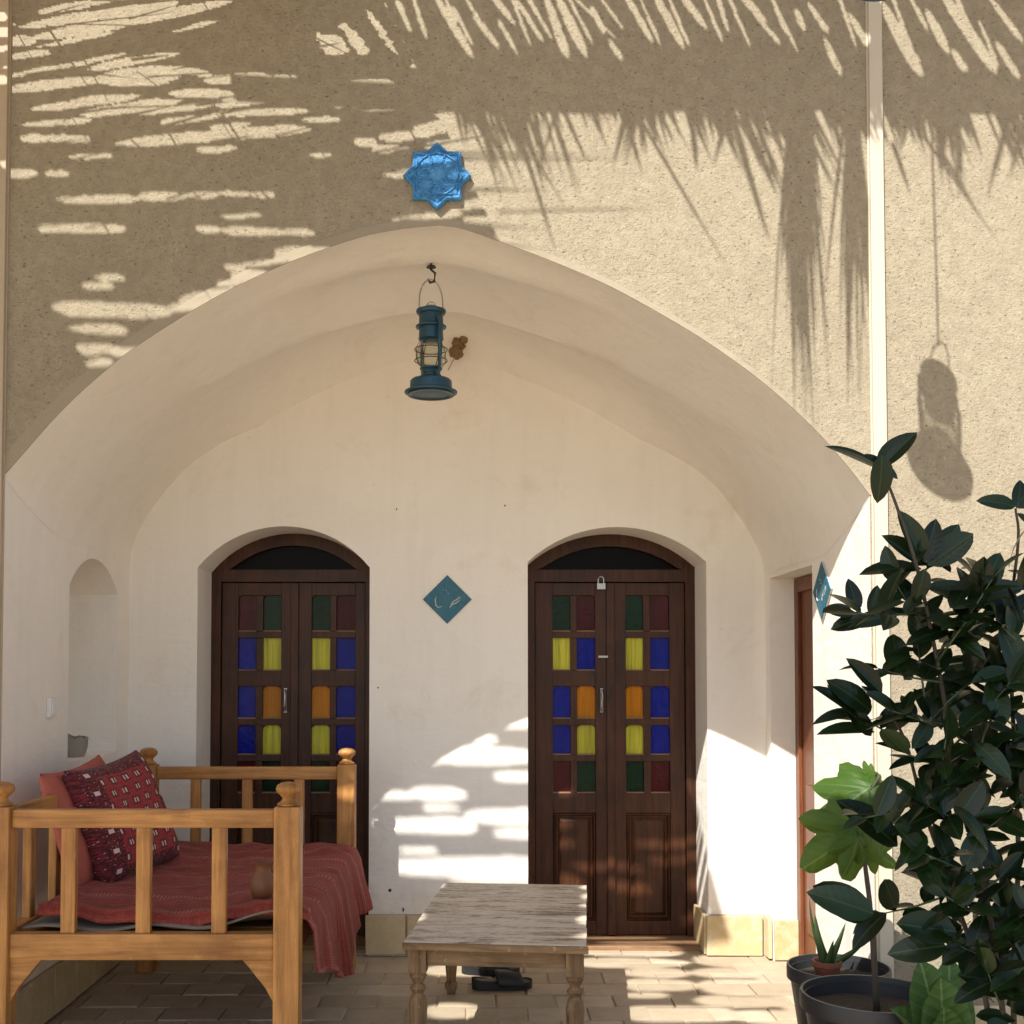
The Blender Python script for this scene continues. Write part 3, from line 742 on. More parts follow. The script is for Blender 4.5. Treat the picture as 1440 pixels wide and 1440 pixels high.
MB().tube([(lb[0], 5.02, 3.42), (lb[0], 5.02, ztop + .05), (lb[0] + .018, 5.02, ztop + .035), (lb[0] + .014, 5.02, ztop - .004), (lb[0] - .004, 5.02, ztop - .008), (lb[0] - .014, 5.02, ztop + .008)], .006, 8).build('hook_wire', 'dark_wire', hk)
MB().lathe([(.022, 0), (.02, .006), (.006, .012)], (lb[0], 5.02, ztop + .06), 12).build('collar', 'dark_wire', hk)

# ------------------------------------------------------------------ pergola roof that throws the dappled shade
def roof_of(P, H=HR):
    t = (H - P.z) / SK; return Vector((P.x - SA * t, P.y - t))
def rf(px, py): return roof_of(at(px, py, y=F))
def lf(px, py): return roof_of(at(px, py, y=F), HL)
def lb_(px, py): return roof_of(at(px, py, y=B), HL)
def lg(px, py): return roof_of(at(px, py, z=0), HL)
GAPL, GAPR, WOB = [], [], [True]
def gap(lst, mapf, x0, y0, x1, y1, th):                          # a tapered slit between leaf strips
    horiz = abs(x1 - x0) > abs(y1 - y0)
    if horiz: a, b, c, d = mapf(x0, y0 + th / 2), mapf(x1, y1 + th / 2), mapf((x0 + x1) / 2, (y0 + y1) / 2), mapf((x0 + x1) / 2, (y0 + y1) / 2 + th)
    else: a, b, c, d = mapf(x0 + th / 2, y0), mapf(x1 + th / 2, y1), mapf((x0 + x1) / 2, (y0 + y1) / 2), mapf((x0 + x1) / 2 + th, (y0 + y1) / 2)
    u = b - a; L = max(u.length, 1e-6); u = u / L; n_ = Vector((-u.y, u.x)); hw = abs((d - c).dot(n_)) / 2
    lst.append((a, u, L, n_, hw, rnd.uniform(2.2, 6.0), rnd.uniform(-.25, .25), min(a.x, b.x) - hw - .03, max(a.x, b.x) + hw + .03, min(a.y, b.y) - hw - .02, max(a.y, b.y) + hw + .02))
def lit(lst, x, y):
    if WOB[0]:
        x, y = x + .016 * noise.noise(Vector((x * 5, y * 60, 1))), y + .003 * noise.noise(Vector((x * 9, y * 9, 2))) + .002 * noise.noise(Vector((x * 38, y * 12, 7)))
    for a, u, L, n_, hw, pw_, sk, x0, x1, y0, y1 in lst:
        if x0 <= x <= x1 and y0 <= y <= y1:
            dx, dy = x - a.x, y - a.y; s_ = (dx * u.x + dy * u.y) / L
            if 0 <= s_ <= 1 and abs(dx * n_.x + dy * n_.y) < hw * max(0, 1 - abs(2 * s_ - 1) ** pw_) ** .6 * (1 + sk * (2 * s_ - 1)): return True
    return False
for a in ((35, 30, 240, -4, 14), (45, 46, 320, -5, 15), (0, 52, 38, 50, 13), (-30, 30, 10, 30, 12), (17, 104, 170, 74, 6), (130, 91, 240, 71, 10), (-40, 122, 15, 120, 10), (15, 120, 140, 105, 12), (140, 100, 245, 90, 24), (245, 94, 287, 98, 10),
          (295, 107, 365, 102, 12), (375, 106, 407, 104, 9), (50, 148, 190, 130, 10), (120, 154, 245, 135, 13), (245, 126, 320, 126, 12), (195, 156, 288, 145, 7), (310, 142, 412, 126, 11), (305, 156, 422, 151, 9),
          (170, 194, 425, 174, 14), (35, 190, 60, 190, 10), (70, 190, 118, 190, 10), (283, 207, 324, 204, 8), (15, 238, 40, 238, 11), (70, 240, 88, 240, 8), (87, 275, 190, 274, 11), (200, 271, 255, 270, 11), (262, 270, 295, 270, 9), (310, 270, 345, 270, 6),
          (362, 270, 376, 270, 8), (320, 298, 357, 297, 9), (62, 316, 78, 316, 10), (86, 315, 167, 315, 12), (285, 318, 300, 318, 9), (318, 319, 400, 321, 11), (408, 322, 432, 322, 9), (345, 369, 432, 358, 8), (322, 372, 334, 372, 8), (314, 396, 346, 392, 9),
          (85, 424, 235, 428, 19), (235, 428, 320, 414, 15), (122, 398, 150, 397, 9), (140, 386, 168, 386, 9), (105, 456, 170, 458, 12), (115, 484, 158, 483, 14), (130, 506, 150, 504, 12),
          (477, 114, 548, 112, 12), (480, 132, 500, 131, 7), (482, 145, 552, 143, 12), (505, 196, 520, 196, 10), (540, 188, 580, 184, 12), (530, 206, 566, 204, 9), (590, 176, 615, 168, 18), (600, 200, 640, 196, 12), (445, 215, 455, 215, 6),
          (60, 12, 200, -14, 9), (0, 78, 60, 70, 8), (60, 62, 150, 44, 6), (250, 40, 300, 28, 5), (100, 140, 150, 132, 6), (40, 172, 120, 166, 7), (230, 168, 300, 160, 8), (340, 118, 420, 112, 7), (430, 165, 470, 164, 7), (300, 176, 340, 172, 6), (100, 218, 150, 216, 6), (548, 240, 640, 236, 10), (620, 205, 660, 205, 10), (635, 285, 720, 275, 12), (640, 262, 700, 258, 9), (560, 305, 640, 296, 9), (660, 305, 720, 306, 12)):
    gap(GAPL, lf, a[0] - 10, a[1] - 1 + (a[1] - a[3]) * 10 / max(30, a[2] - a[0]), a[2] + 10, a[3] - 1 - (a[1] - a[3]) * 10 / max(30, a[2] - a[0]), a[4] * 1.1 + 2)
for a in ((460, 60, 480, 40, 22), (478, 42, 500, 70, 14), (445, 55, 452, 70, 6), (515, 22, 547, 70, 8), (610, 0, 655, 75, 9), (670, 32, 692, 62, 7), (692, 0, 715, 30, 8), (730, 10, 757, 55, 5), (742, 0, 770, 50, 4), (765, 0, 790, 75, 9), (780, 0, 815, 75, 11), (815, 0, 865, 50, 3),
          (833, 20, 843, 42, 6), (858, 66, 868, 80, 6), (880, 0, 910, 55, 7), (920, 0, 953, 64, 9), (958, 0, 984, 36, 9), (1042, 0, 1065, 26, 10), (1066, 30, 1088, 56, 5), (1160, 65, 1175, 100, 8), (1120, 25, 1126, 40, 6), (1140, 15, 1156, 40, 6), (1196, 30, 1216, 66, 8), (1235, 10, 1284, 102, 14),
          (1303, 25, 1324, 70, 10), (1323, 0, 1388, 97, 14), (1340, 80, 1350, 96, 8), (1390, 0, 1430, 55, 7), (1403, 70, 1424, 105, 8), (1280, 0, 1300, 40, 4), (1010, 5, 1020, 40, 4), (640, 20, 660, 60, 4), (560, 10, 572, 40, 5), (580, 0, 596, 50, 4), (626, 0, 648, 60, 3), (655, 0, 680, 44, 3), (705, 40, 722, 72, 4), (720, 0, 742, 60, 3), (800, 0, 830, 60, 3), (845, 0, 870, 36, 3), (900, 0, 925, 60, 3), (940, 0, 965, 60, 3), (990, 0, 1012, 55, 3), (1025, 0, 1050, 60, 3), (1085, 0, 1100, 40, 4), (1100, 30, 1118, 70, 3), (1180, 0, 1200, 60, 3), (1255, 0, 1280, 70, 3), (1345, 0, 1372, 60, 3), (1380, 40, 1400, 90, 3)):
    k_ = (a[2] - a[0]) / max(20, a[3] - a[1]); a = (a[0] - 2 - 10 * k_, a[1] - 10, a[2] - 1 + 8 * k_, a[3] + 8, a[4] * 1.2 + 3)
    gap(GAPR, rf, *a); gap(GAPL, lf, *a)
for a in ((600, 1049, 760, 1050, 26), (655, 1028, 690, 1030, 17), (700, 1004, 760, 1004, 20), (585, 1106, 648, 1106, 20), (533, 1112, 582, 1112, 12), (533, 1150, 662, 1150, 21), (600, 1132, 640, 1132, 8), (660, 1137, 770, 1138, 22), (700, 1166, 760, 1166, 12), (542, 1206, 770, 1206, 27), (640, 1234, 760, 1234, 9), (560, 1192, 610, 1192, 8),
          (700, 1085, 760, 1085, 14), (770, 1120, 860, 1122, 12), (820, 1150, 870, 1150, 16), (780, 1240, 900, 1240, 14), (860, 1086, 990, 1088, 14), (880, 1112, 1000, 1112, 10), (940, 1150, 1010, 1150, 24), (820, 1270, 990, 1270, 16), (930, 1200, 1010, 1200, 18)):
    gap(GAPL, lb_, a[0] - 8, a[1] + 1, a[2] + 8, a[3] + 1, a[4] * .95)
for a in ((600, 1356, 682, 1356, 13), (604, 1412, 667, 1412, 15), (814, 1334, 950, 1334, 8), (814, 1348, 960, 1348, 10), (880, 1362, 962, 1362, 10), (885, 1378, 970, 1378, 12), (884, 1397, 930, 1397, 5), (884, 1416, 1030, 1416, 17), (985, 1342, 1130, 1342, 14), (980, 1362, 1130, 1362, 10), (990, 1378, 1130, 1380, 16), (985, 1402, 1130, 1402, 10), (1030, 1420, 1130, 1424, 14),
          (880, 1446, 1130, 1446, 14)):
    gap(GAPL, lg, a[0] - 10, a[1] - 1.5, a[2] + 10, a[3] - 1.5, a[4] * 1.2 + 3)
XE = -.52                                                        # free edge of the reed mat
perg = thing('palm_pergola', 'pole pergola roofed with dry palm fronds over the courtyard', 'pergola', (-3.6, .3, 0))
def strips(x0, x1, y0, y1, along, pitch, step, gaps, cover, z0, ragged=0.0, lap=.9):
    q = MB()
    a0, a1, b0_, b1 = (x0, x1, y0, y1) if along == 'x' else (y0, y1, x0, x1)
    n = int((b1 - b0_) / pitch)
    for k in range(n + 1):
        b = b0_ + k * pitch; s, e = a0 + rnd.uniform(-ragged, ragged), a1 + rnd.uniform(-ragged, ragged)
        segs = []; cur = None; a = s
        near = [g_ for g_ in gaps if (g_[9] <= b <= g_[10] if along == 'x' else g_[7] <= b <= g_[8])]
        while a <= e:
            on = not (near and (lit(near, a, b) if along == 'x' else lit(near, b, a))) and (cover is None or (cover(a, b) if along == 'x' else cover(b, a)))
            if on and cur is None: cur = a
            if not on and cur is not None: segs.append((cur, a)); cur = None
            a += step
        if cur is not None: segs.append((cur, a))
        h = pitch * lap
        for (s_, e_) in segs:
            z = z0 + (.002 if k % 2 else 0)
            pts = [(s_, b - h, z), (e_, b - h, z), (e_, b + h, z + .0008), (s_, b + h, z + .0008)]
            if along != 'x': pts = [(p_[1], p_[0], p_[2]) for p_ in pts]
            q.add(pts, [(0, 1, 2, 3)])
    return q
YE = rf(700, 135).y                                              # edge pole of the strip along the wall
def mat_part(nm, q):
    o = q.build(nm, 'palm_straw', perg, recalc=False); o['kind'] = 'stuff'
mat_part('reed_mat', strips(-5.4, XE, .10, F - .01, 'x', .004, .007, GAPL, lambda x, y: x < XE - .22 * min(1, max(0, 3.3 - y)), HL, .03))
def edge_y(x): return YE + .02 - .030 * (x + .8)
WOB[0] = False
mat_part('frond_layer', strips(rf(570, 60).x, 7.0, YE - .25, F - .03, 'y', .005, .008, GAPR, lambda x, y: y > edge_y(x), HR))
mat_part('added_shade_mat', strips(-5.4, XE - .02, -.5, .12, 'x', .05, .2, [], None, HL + .01, .02))  # unseen solid mat, added to keep direct sun off the bed
mat_part('added_shade_mat', strips(XE - .95, .75, -1.7, .25, 'x', .05, .2, [], None, HR, .05))  # unseen solid mat, added so the shrub and pots stay in shade
# fringe of leaflets sticking out over the edge pole
fr = MB()
def leaflet(a, b, w0, z0=HR, z1=HR):
    a, b = Vector((a[0], a[1], z0)), Vector((b[0], b[1], z1)); d = (b - a).normalized(); s = Vector((d.y, -d.x, 0)).normalized()
    c = a.lerp(b, .55)
    fr.add([a - s * w0, a + s * w0, c + s * w0 * .8, b, c - s * w0 * .8], [(0, 1, 2, 3, 4)])
for a in ((905, 175, 1032, 392, 5), (1298, 190, 1412, 352, 5), (1318, 205, 1372, 290, 6), (728, 180, 786, 368, 6), (740, 200, 800, 300, 4), (1255, 200, 1282, 278, 6), (880, 165, 905, 250, 6), (975, 190, 980, 245, 6), (1040, 200, 1085, 350, 8), (1060, 195, 1095, 280, 9)):
    leaflet(rf(a[0], a[1]), rf(a[2], a[3]), a[4] / 350 / 1.6)
for k in range(58):                                              # frond tips: each a small fan of leaflets
    cx0 = rnd.uniform(650, 1475); big = rnd.random() ** 2; n_l = rnd.randint(3, 8); tilt = rnd.gauss(.40, .12)
    if 1225 < cx0 < 1300: big *= .3
    for i in range(n_l):
        px = cx0 + rnd.gauss(0, 14); ln = 14 + 95 * big * rnd.uniform(.5, 1.1) + rnd.uniform(0, 25); sl = tilt + rnd.gauss(0, .10)
        if rnd.random() < .08: sl = -.3
        y0 = 122 + (px - 620) * .045
        leaflet(rf(px, y0), rf(px + ln * sl, y0 + 12 + ln), rnd.uniform(2.5, 7.0) / 350 / 1.6, HR + .01, HR + .01)
for k in range(26):                                              # thicker tufts towards the right-hand bunches
    px = rnd.gauss(1085, 45); ln = rnd.uniform(40, 140); sl = rnd.gauss(.42, .12)
    leaflet(rf(px, 150), rf(px + ln * sl, 160 + ln), rnd.uniform(2.5, 6) / 350 / 1.6)
for k in range(40):
    px = rnd.uniform(630, 770); ln = rnd.uniform(30, 170)
    leaflet(rf(px, 115), rf(px + ln * rnd.gauss(.33, .1), 130 + ln), rnd.uniform(3, 7) / 350 / 1.6)
for a in ((560, 222, 905, 225, 4), (700, 298, 950, 292, 3), (560, 265, 780, 268, 5), (640, 215, 860, 218, 3), (640, 340, 780, 352, 4), (560, 310, 770, 322, 5)): # stems that reach past the mat's free edge
    leaflet(rf(a[0], a[1]), rf(a[2], a[3]), a[4] / 350 * .6)
for k in range(120):                                             # loose leaf ribs lying across the reed mat
    px, py = rnd.uniform(0, 560), rnd.uniform(-5, 330); ln = rnd.uniform(50, 190); sl = rnd.gauss(-.14, .12) if rnd.random() < .72 else rnd.gauss(1.2, .5)
    leaflet(lf(px, py), lf(px + ln / math.hypot(1, sl), py + sl * ln / math.hypot(1, sl)), rnd.uniform(1.2, 3.2) / 350 / 1.6, HL + .012, HL + .012)
o = fr.build('leaf_fringe', 'palm_straw', perg, recalc=False); o['kind'] = 'stuff'
# hanging dry bunches
def bunch(px, top, tip, n, spread):
    q = MB(); P = rf(px, 140)
    tb = F - P.y
    for k in range(n):
        o = rnd.gauss(0, spread); ln = rnd.uniform(.45, 1.0)
        zt = at(px, top, y=F).z + SK * tb; zb = zt - (zt - (at(px, tip, y=F).z + SK * tb)) * ln
        a = Vector((P.x + o * .5, P.y + rnd.gauss(0, .01), zt)); b = Vector((P.x + o * 1.3 + rnd.gauss(0, .02), P.y + rnd.gauss(0, .04), zb))
        m_ = a.lerp(b, .5) + Vector((rnd.gauss(0, .012), rnd.gauss(0, .012), 0)); wd = rnd.uniform(.004, .010)
        q.add([a + Vector((-wd, 0, 0)), a + Vector((wd, 0, 0)), m_ + Vector((wd, .004, 0)), b, m_ + Vector((-wd, -.004, 0))], [(0, 1, 2, 3, 4)])
    o = q.build('hanging_bunch', 'palm_straw', perg, recalc=False); o['kind'] = 'stuff'
bunch(1124, 140, 610, 58, .034); bunch(1196, 150, 610, 30, .020)
# poles and posts
def pole(a, b, r_=.045, nm='pole'):
    a, b = Vector(a), Vector(b); n = 8
    MB().tube([a.lerp(b, i / n) + Vector((rnd.gauss(0, .008), rnd.gauss(0, .008), rnd.gauss(0, .006))) for i in range(n + 1)], [r_ * rnd.uniform(.9, 1.08) for i in range(n + 1)], 10).build(nm, 'pole_wood', perg, smooth=True)
pole((-1.6, YE + .06, HR - .06), (4.2, YE + .0, HR - .06), .04)
pole((-5.4, .02, HL - .06), (XE, .02, HL - .06), .05); pole((XE, .12, HR - .06), (7, .12, HR - .06), .05)
for x in (-5.2, -3.9): pole((x, -.5, HL - .15), (x, F, HL - .15), .045)
for x in (3.9, 6.6): pole((x, -1.8, HR - .15), (x, F, HR - .15), .045)
pole((-5.4, -.4, HL - .06), (XE, -.4, HL - .06), .05); pole((XE - .5, -1.65, HR - .06), (7, -1.65, HR - .06), .05)
pole((-5.2, .02, -.02), (-5.2, .02, HL - .1), .06, 'post'); pole((6.6, .12, -.02), (6.6, .12, HR - .1), .06, 'post'); pole((6.6, -1.65, -.02), (6.6, -1.65, HR - .1), .06, 'post'); pole((-1.6, -.35, -.02), (-1.6, -.35, HR - .02), .05, 'post'); pole((-.95, -1.65, -.02), (-.95, -1.65, HR - .1), .06, 'post')
# second lantern on a cord from the edge pole
P = at(1322, 655, y=F); t_ = 1.128
l2 = (P.x - SA * t_, F - t_, P.z + SK * t_ - .02)
zt = lantern(l2, None, 'blue hurricane lantern on a cord in front of the sunlit wall, only its base showing', False)
cd = thing('lantern_cord', 'thin cord holding the lantern in front of the sunlit wall', 'cord', (l2[0], l2[1], zt))
MB().tube([(l2[0], l2[1], zt), (l2[0] - .004, l2[1], zt + .3), (l2[0] - .02, l2[1], HR + .02)], .004, 6).build('cord', 'string', cd)

# ------------------------------------------------------------------ wooden bed
PXL, PXR, YN, YF_ = -1.70, -.672, 4.09, 5.92
bed = thing('wooden_bed', 'honey-brown wooden daybed with railed ends and turned finials', 'bed', ((PXL + PXR) / 2, (YN + YF_) / 2, 0))
PW = .046
fin = [(.030, 0), (.040, .004), (.041, .010), (.026, .020), (.022, .030), (.030, .040), (.043, .052), (.046, .064), (.041, .076), (.026, .085), (.0, .089)]
for x in (PXL, PXR):
    for y in (YN, YF_):
        p_ = MB().box(x - PW, x + PW, y - PW, y + PW, 0, 1.062).build('post', 'bed_z', bed, bevel=.008)
        MB().lathe(fin, (x, y, 1.060), 24).build('finial', 'bed_z', p_, smooth=50)
for y in (YN, YF_):
    MB().box(PXL + PW, PXR - PW, y - .022, y + .022, .985, 1.05).build('top_rail', 'bed_x', bed, bevel=.007)
    MB().box(PXL + PW, PXR - PW, y - .028, y + .028, .52, .612).build('bottom_rail', 'bed_x', bed, bevel=.006)
    for k in range(1, 4):
        x = PXL + (PXR - PXL) * k / 4 + (-.01, 0, .012)[k - 1]
        MB().box(x - .026, x + .026, y - .016, y + .016, .611, .986).build('baluster', 'bed_z', bed, bevel=.005)
    for x, s in ((PXL + PW, 1), (PXR - PW, -1)):
        MB().prism([(0, 0), (.115 * s, 0), (.095 * s, -.02), (.03 * s, -.10), (0, -.155)], lambda a, b, d: (x + a, y + d, .521 + b), -.02, .02).build('corner_bracket', 'bed_x', bed, bevel=.003)
MB().box(PXL - .022, PXL + .022, YN + PW, YF_ - PW, .985, 1.05).build('top_rail', 'bed_y', bed, bevel=.007)
for x in (PXL, PXR): MB().box(x - .028, x + .028, YN + PW, YF_ - PW, .52, .612).build('bottom_rail', 'bed_y', bed, bevel=.006)
for k in range(1, 7):
    y = YN + (YF_ - YN) * k / 7
    MB().box(PXL - .016, PXL + .016, y - .026, y + .026, .611, .986).build('baluster', 'bed_z', bed, bevel=.005)
for k in range(12):
    y0 = YN + .03 + (YF_ - YN - .06) * k / 12
    MB().box(PXL + .029, PXR - .029, y0 + .003, y0 + (YF_ - YN - .06) / 12 - .003, .565, .592).build('plank', 'bed_x', bed, bevel=.003)
# grey felt under the cover
fl = thing('felt_mat', 'grey felt underlay curling up beneath the red bed cover', 'mat', (PXL, YN, .6))
def felt(u, v):
    x = PXL + .06 + (PXR - PXL - .10) * u; y = YN + .045 + 1.75 * v
    curl = math.exp(-(v / .06) ** 2)
    z = .616 + curl * (.012 * math.sin(u * 15) + .004) + curl * .055 * max(0, (u - .55) / .45) ** 1.4
    return (x, y - .008 * math.sin(u * 11) * curl, z)
q = MB().grid(felt, 60, 50); o = q.build('felt', 'felt', fl, smooth=True)
mo = o.modifiers.new('thick', 'SOLIDIFY'); mo.thickness = .008; mo.offset = -1
# red cover
cv = thing('bed_cover', 'red striped woven cover draped over the open side of the bed', 'blanket', (PXR, YN, .63))
W_TOP = PXR + .055 - (PXL + .10)
def hemz(v):                                                     # the cloth lies askew: its hem falls towards the middle, then rises
    y = YN + .085 + 1.68 * v
    d = min(1, max(0, (y - 4.17) / .85)); z = .46 - .26 * d
    k = min(1, max(0, (y - 5.02) / .22)); k = k * k * (3 - 2 * k)
    return z + (.37 - z) * k + .010 * math.sin(y * 13)
def cover(u, v):
    ut = .62
    y = YN + .085 + 1.68 * v
    e = math.exp(-(v / .05) ** 2)
    if u < ut:
        s = u / ut; x = PXL + .10 + W_TOP * s
        n1 = noise.noise(Vector((x * 2.0, y * 1.4, 0))) * .012 + noise.noise(Vector((x * 9, y * 3.2, 4))) * .0055 + .007 * abs(noise.noise(Vector((x * 4 + y * 3, y * 6 - x * 3, 7)))) * 2.2 + .004 * math.sin((x * 1.3 + y * 1.0) * 22 + 3 * noise.noise(Vector((x * 3, y * 3, 1))))
        z = .655 + n1 + .018 * math.exp(-((s) / .2) ** 2)
        z += e * (.012 + .028 * math.exp(-((s - .10) / .10) ** 2) + .035 * max(0, (s - .72) / .28) ** 1.5 - .010 * math.sin(s * 14))
        y -= e * (.03 * noise.noise(Vector((x * 4, 0, 2))) + .012)
        z -= .042 * math.exp(-(v / .010) ** 2) * (1 - .5 * max(0, s - .6))
        z += .010 * max(0, noise.noise(Vector((x * 5 + y * 2, y * 1.1 - x, 9)))) ** 1.5 * 3
        edge = max(0, (s - .93) / .07); z -= .016 * edge ** 2
        return (x, y, z)
    s = (u - ut) / (1 - ut); zb = hemz(v)
    z = .636 - (.636 - zb) * s
    x = PXL + .10 + W_TOP + .018 * min(1, s * 5) + s * (.020 * math.sin(y * 17 + 1.2 * math.sin(y * 5)) + .014 * math.sin(y * 31 + .6) + .028 + .03 * v * math.sin(s * 2.2))
    y += .03 * s * v + .012 * s * math.sin(y * 12)
    return (x, y, z)
q = MB().grid(cover, 110, 150); o = q.build('cover', 'bed_cloth', cv, smooth=True)
mo = o.modifiers.new('thick', 'SOLIDIFY'); mo.thickness = .006; mo.offset = -1
hm = MB()
def hemf(u, v):
    a = Vector(cover(.62 + .38 * v, .004 + .022 * u)); return a + Vector((.007, -.004, 0))
hm.grid(hemf, 4, 40)
def hemf2(u, v):
    a = Vector(cover(.975 + .025 * u, v * .52)); return a + Vector((.007, 0, 0))
hm.grid(hemf2, 3, 60); hm.build('hem_band', 'hem', cv, smooth=True)

# cushions
def cushion(name, label, mat, A, Bt, C, D, thick, group=None):
    """A near-bottom, Bt near-top, C far-bottom, D far-top"""
    A, Bt, C, D = map(Vector, (A, Bt, C, D)); n_ = (C - A).cross(Bt - A).normalized()
    t = thing(name, label, 'cushion', (A + C) / 2)
    def side(s):
        def fn(u, v):
            pu, pv = 2 * u - 1, 2 * v - 1
            k = max(0, (1 - abs(pu) ** 4.5) * (1 - abs(pv) ** 4.5)) ** .5
            pinch_u = .5 + (u - .5) * (1 - .025 * (1 - pv * pv)) ; pinch_v = .5 + (v - .5) * (1 - .02 * (1 - pu * pu))
            p = A.lerp(C, pinch_u).lerp(Bt.lerp(D, pinch_u), pinch_v)
            wr = noise.noise(Vector((u * 5, v * 4, s * 3 + thick * 40))) * .010 * k + .006 * noise.noise(Vector((u * 16, v * 9, 1)))
            return p + n_ * (s * (thick * k) + wr) + Vector((0, 0, -.02 * (1 - pu * pu) * v * v))
        return fn
    q = MB().grid(side(1), 36, 28); q.grid(side(-1), 36, 28)
    q.build('cushion_case', mat, t, smooth=True, weld=True)
    return t, A, Bt, C, D
A, Bt, C, D = (-1.515, 4.66, .662), (-1.675, 4.63, 1.14), (-1.405, 5.40, .665), (-1.60, 5.36, 1.175)
cushion('patterned_cushion', 'dark red cushion with white woven motifs leaning on the bed rail', 'kilim', A, Bt, C, D, .088)
cushion('plain_cushion', 'plain coral red cushion tucked behind the patterned cushion', 'coral', (-1.60, 4.57, .665), (-1.745, 4.56, 1.135), (-1.55, 5.2, .66), (-1.72, 5.2, 1.165), .06)
# small clay jug on the bed
jb = at(369, 1272, y=4.33); jx = jb.x
jg = thing('clay_jug', 'small brown clay jug standing on the bed cover by the post', 'jug', (jx, 4.33, .686))
MB().lathe([(.024, 0), (.034, .004), (.046, .03), (.050, .055), (.044, .082), (.030, .100), (.027, .112), (.032, .128), (.038, .136), (.034, .137), (.024, .124), (.022, .10), (.0, .095)], (jx, 4.33, .686), 26).build('body', 'clay', jg, smooth=55)
MB().tube([(jx + .045, 4.33, .686 + .06), (jx + .072, 4.33, .686 + .08), (jx + .068, 4.33, .686 + .112), (jx + .034, 4.33, .686 + .126)], .007, 8).build('handle', 'clay', jg, smooth=True)
# broken grey pot in the niche
py_ = at(110, 1050, x=XL - .07).y
nb = (XL - .10, 5.66, NSILL)
np_ = thing('broken_pot', 'grey broken stone pot standing in the wall niche', 'pot', nb)
q = MB(); n = 26
prof = [(.062, 0), (.070, .02), (.077, .05), (.080, .10)]
vsx = []
for r_, z_ in prof + [(r_ - .012, z_) for r_, z_ in prof[::-1]]:
    for i in range(n):
        a = 2 * math.pi * i / n; z2 = z_
        if z_ > .07: z2 += .022 * noise.noise(Vector((math.cos(a) * 2.2, math.sin(a) * 2.2, 1.7))) + .010 * noise.noise(Vector((math.cos(a) * 7, math.sin(a) * 7, 0)))
        vsx.append((nb[0] + r_ * math.cos(a), nb[1] + r_ * math.sin(a), nb[2] + z2 + .001))
k = len(prof) * 2
q.add(vsx, [(j * n + i, j * n + (i + 1) % n, (j + 1) * n + (i + 1) % n, (j + 1) * n + i) for j in range(k - 1) for i in range(n)] + [tuple(range(n))])
q.build('pot_wall', 'grey_stone', np_, smooth=40)

# ------------------------------------------------------------------ low table
TZ = .516
fl_, frr, bl, br_ = at(568, 1328, z=TZ), at(823, 1326, z=TZ), at(622, 1243, z=TZ), at(825, 1243, z=TZ)
ctr = (fl_ + frr + bl + br_) / 4
ang = math.atan2(-((bl.x - fl_.x) + (br_.x - frr.x)) / 2, ((bl.y - fl_.y) + (br_.y - frr.y)) / 2)
TW = ((frr.x - fl_.x) + (br_.x - bl.x)) / 2; TL = ((bl.y - fl_.y) + (br_.y - frr.y)) / 2 / math.cos(ang)
tb = thing('low_table', 'low weathered wooden table with peeling pale paint and turned legs', 'table', (ctr.x, ctr.y, 0))
tb.rotation_euler = (0, 0, ang); tb['_o'] = [0, 0, 0]
nb_ = 8; pw = TL / nb_
for k in range(nb_):
    y0 = -TL / 2 + k * pw; dz = rnd.uniform(-.0015, .0015)
    o = MB().box(-TW / 2, TW / 2, -pw / 2 + .0015, pw / 2 - .0015, -.014, .014).build('plank', 'table_top', tb, bevel=.003)
    o.location = (rnd.uniform(-.003, .003), y0 + pw / 2, TZ - .014 + dz); o.rotation_euler = (rnd.uniform(-.004, .004), rnd.uniform(-.003, .003), 0)
ax, ay = TW / 2 - .045, TL / 2 - .06
def table_leg(x, y):
    q = MB(); b = .034
    q.box(x - b, x + b, y - b, y + b, TZ - .125, TZ - .029)
    q.lathe([(.030, TZ - .125), (.034, TZ - .14), (.026, TZ - .155), (.018, TZ - .17), (.026, TZ - .178), (.032, TZ - .188), (.026, TZ - .198), (.020, TZ - .205), (.030, TZ - .225), (.036, TZ - .255), (.034, TZ - .31), (.027, TZ - .40), (.022, TZ - .455), (.030, TZ - .465), (.031, TZ - .485), (.022, TZ - .50), (.020, 0)], (x, y, 0), 20)
    return q
for sx in (-1, 1):
    for sy in (-1, 1): table_leg(sx * ax, sy * ay).build('leg', 'table_z', tb, smooth=40)
for sy in (-1, 1): MB().box(-ax + .035, ax - .035, sy * ay - .012, sy * ay + .012, TZ - .10, TZ - .029).build('apron', 'table_x', tb, bevel=.003)
for sx in (-1, 1): MB().box(sx * ax - .012, sx * ax + .012, -ay + .035, ay - .035, TZ - .10, TZ - .029).build('apron', 'table_y', tb, bevel=.003)
for (px0, py0, px1, py1) in ((-TW / 2 - .006, -TL / 2 - .012, TW / 2 + .006, -TL / 2 - .001),):
    MB().box(px0, px1, py0, py1, TZ - .030, TZ - .002).build('edge_strip', 'table_x', tb, bevel=.004)

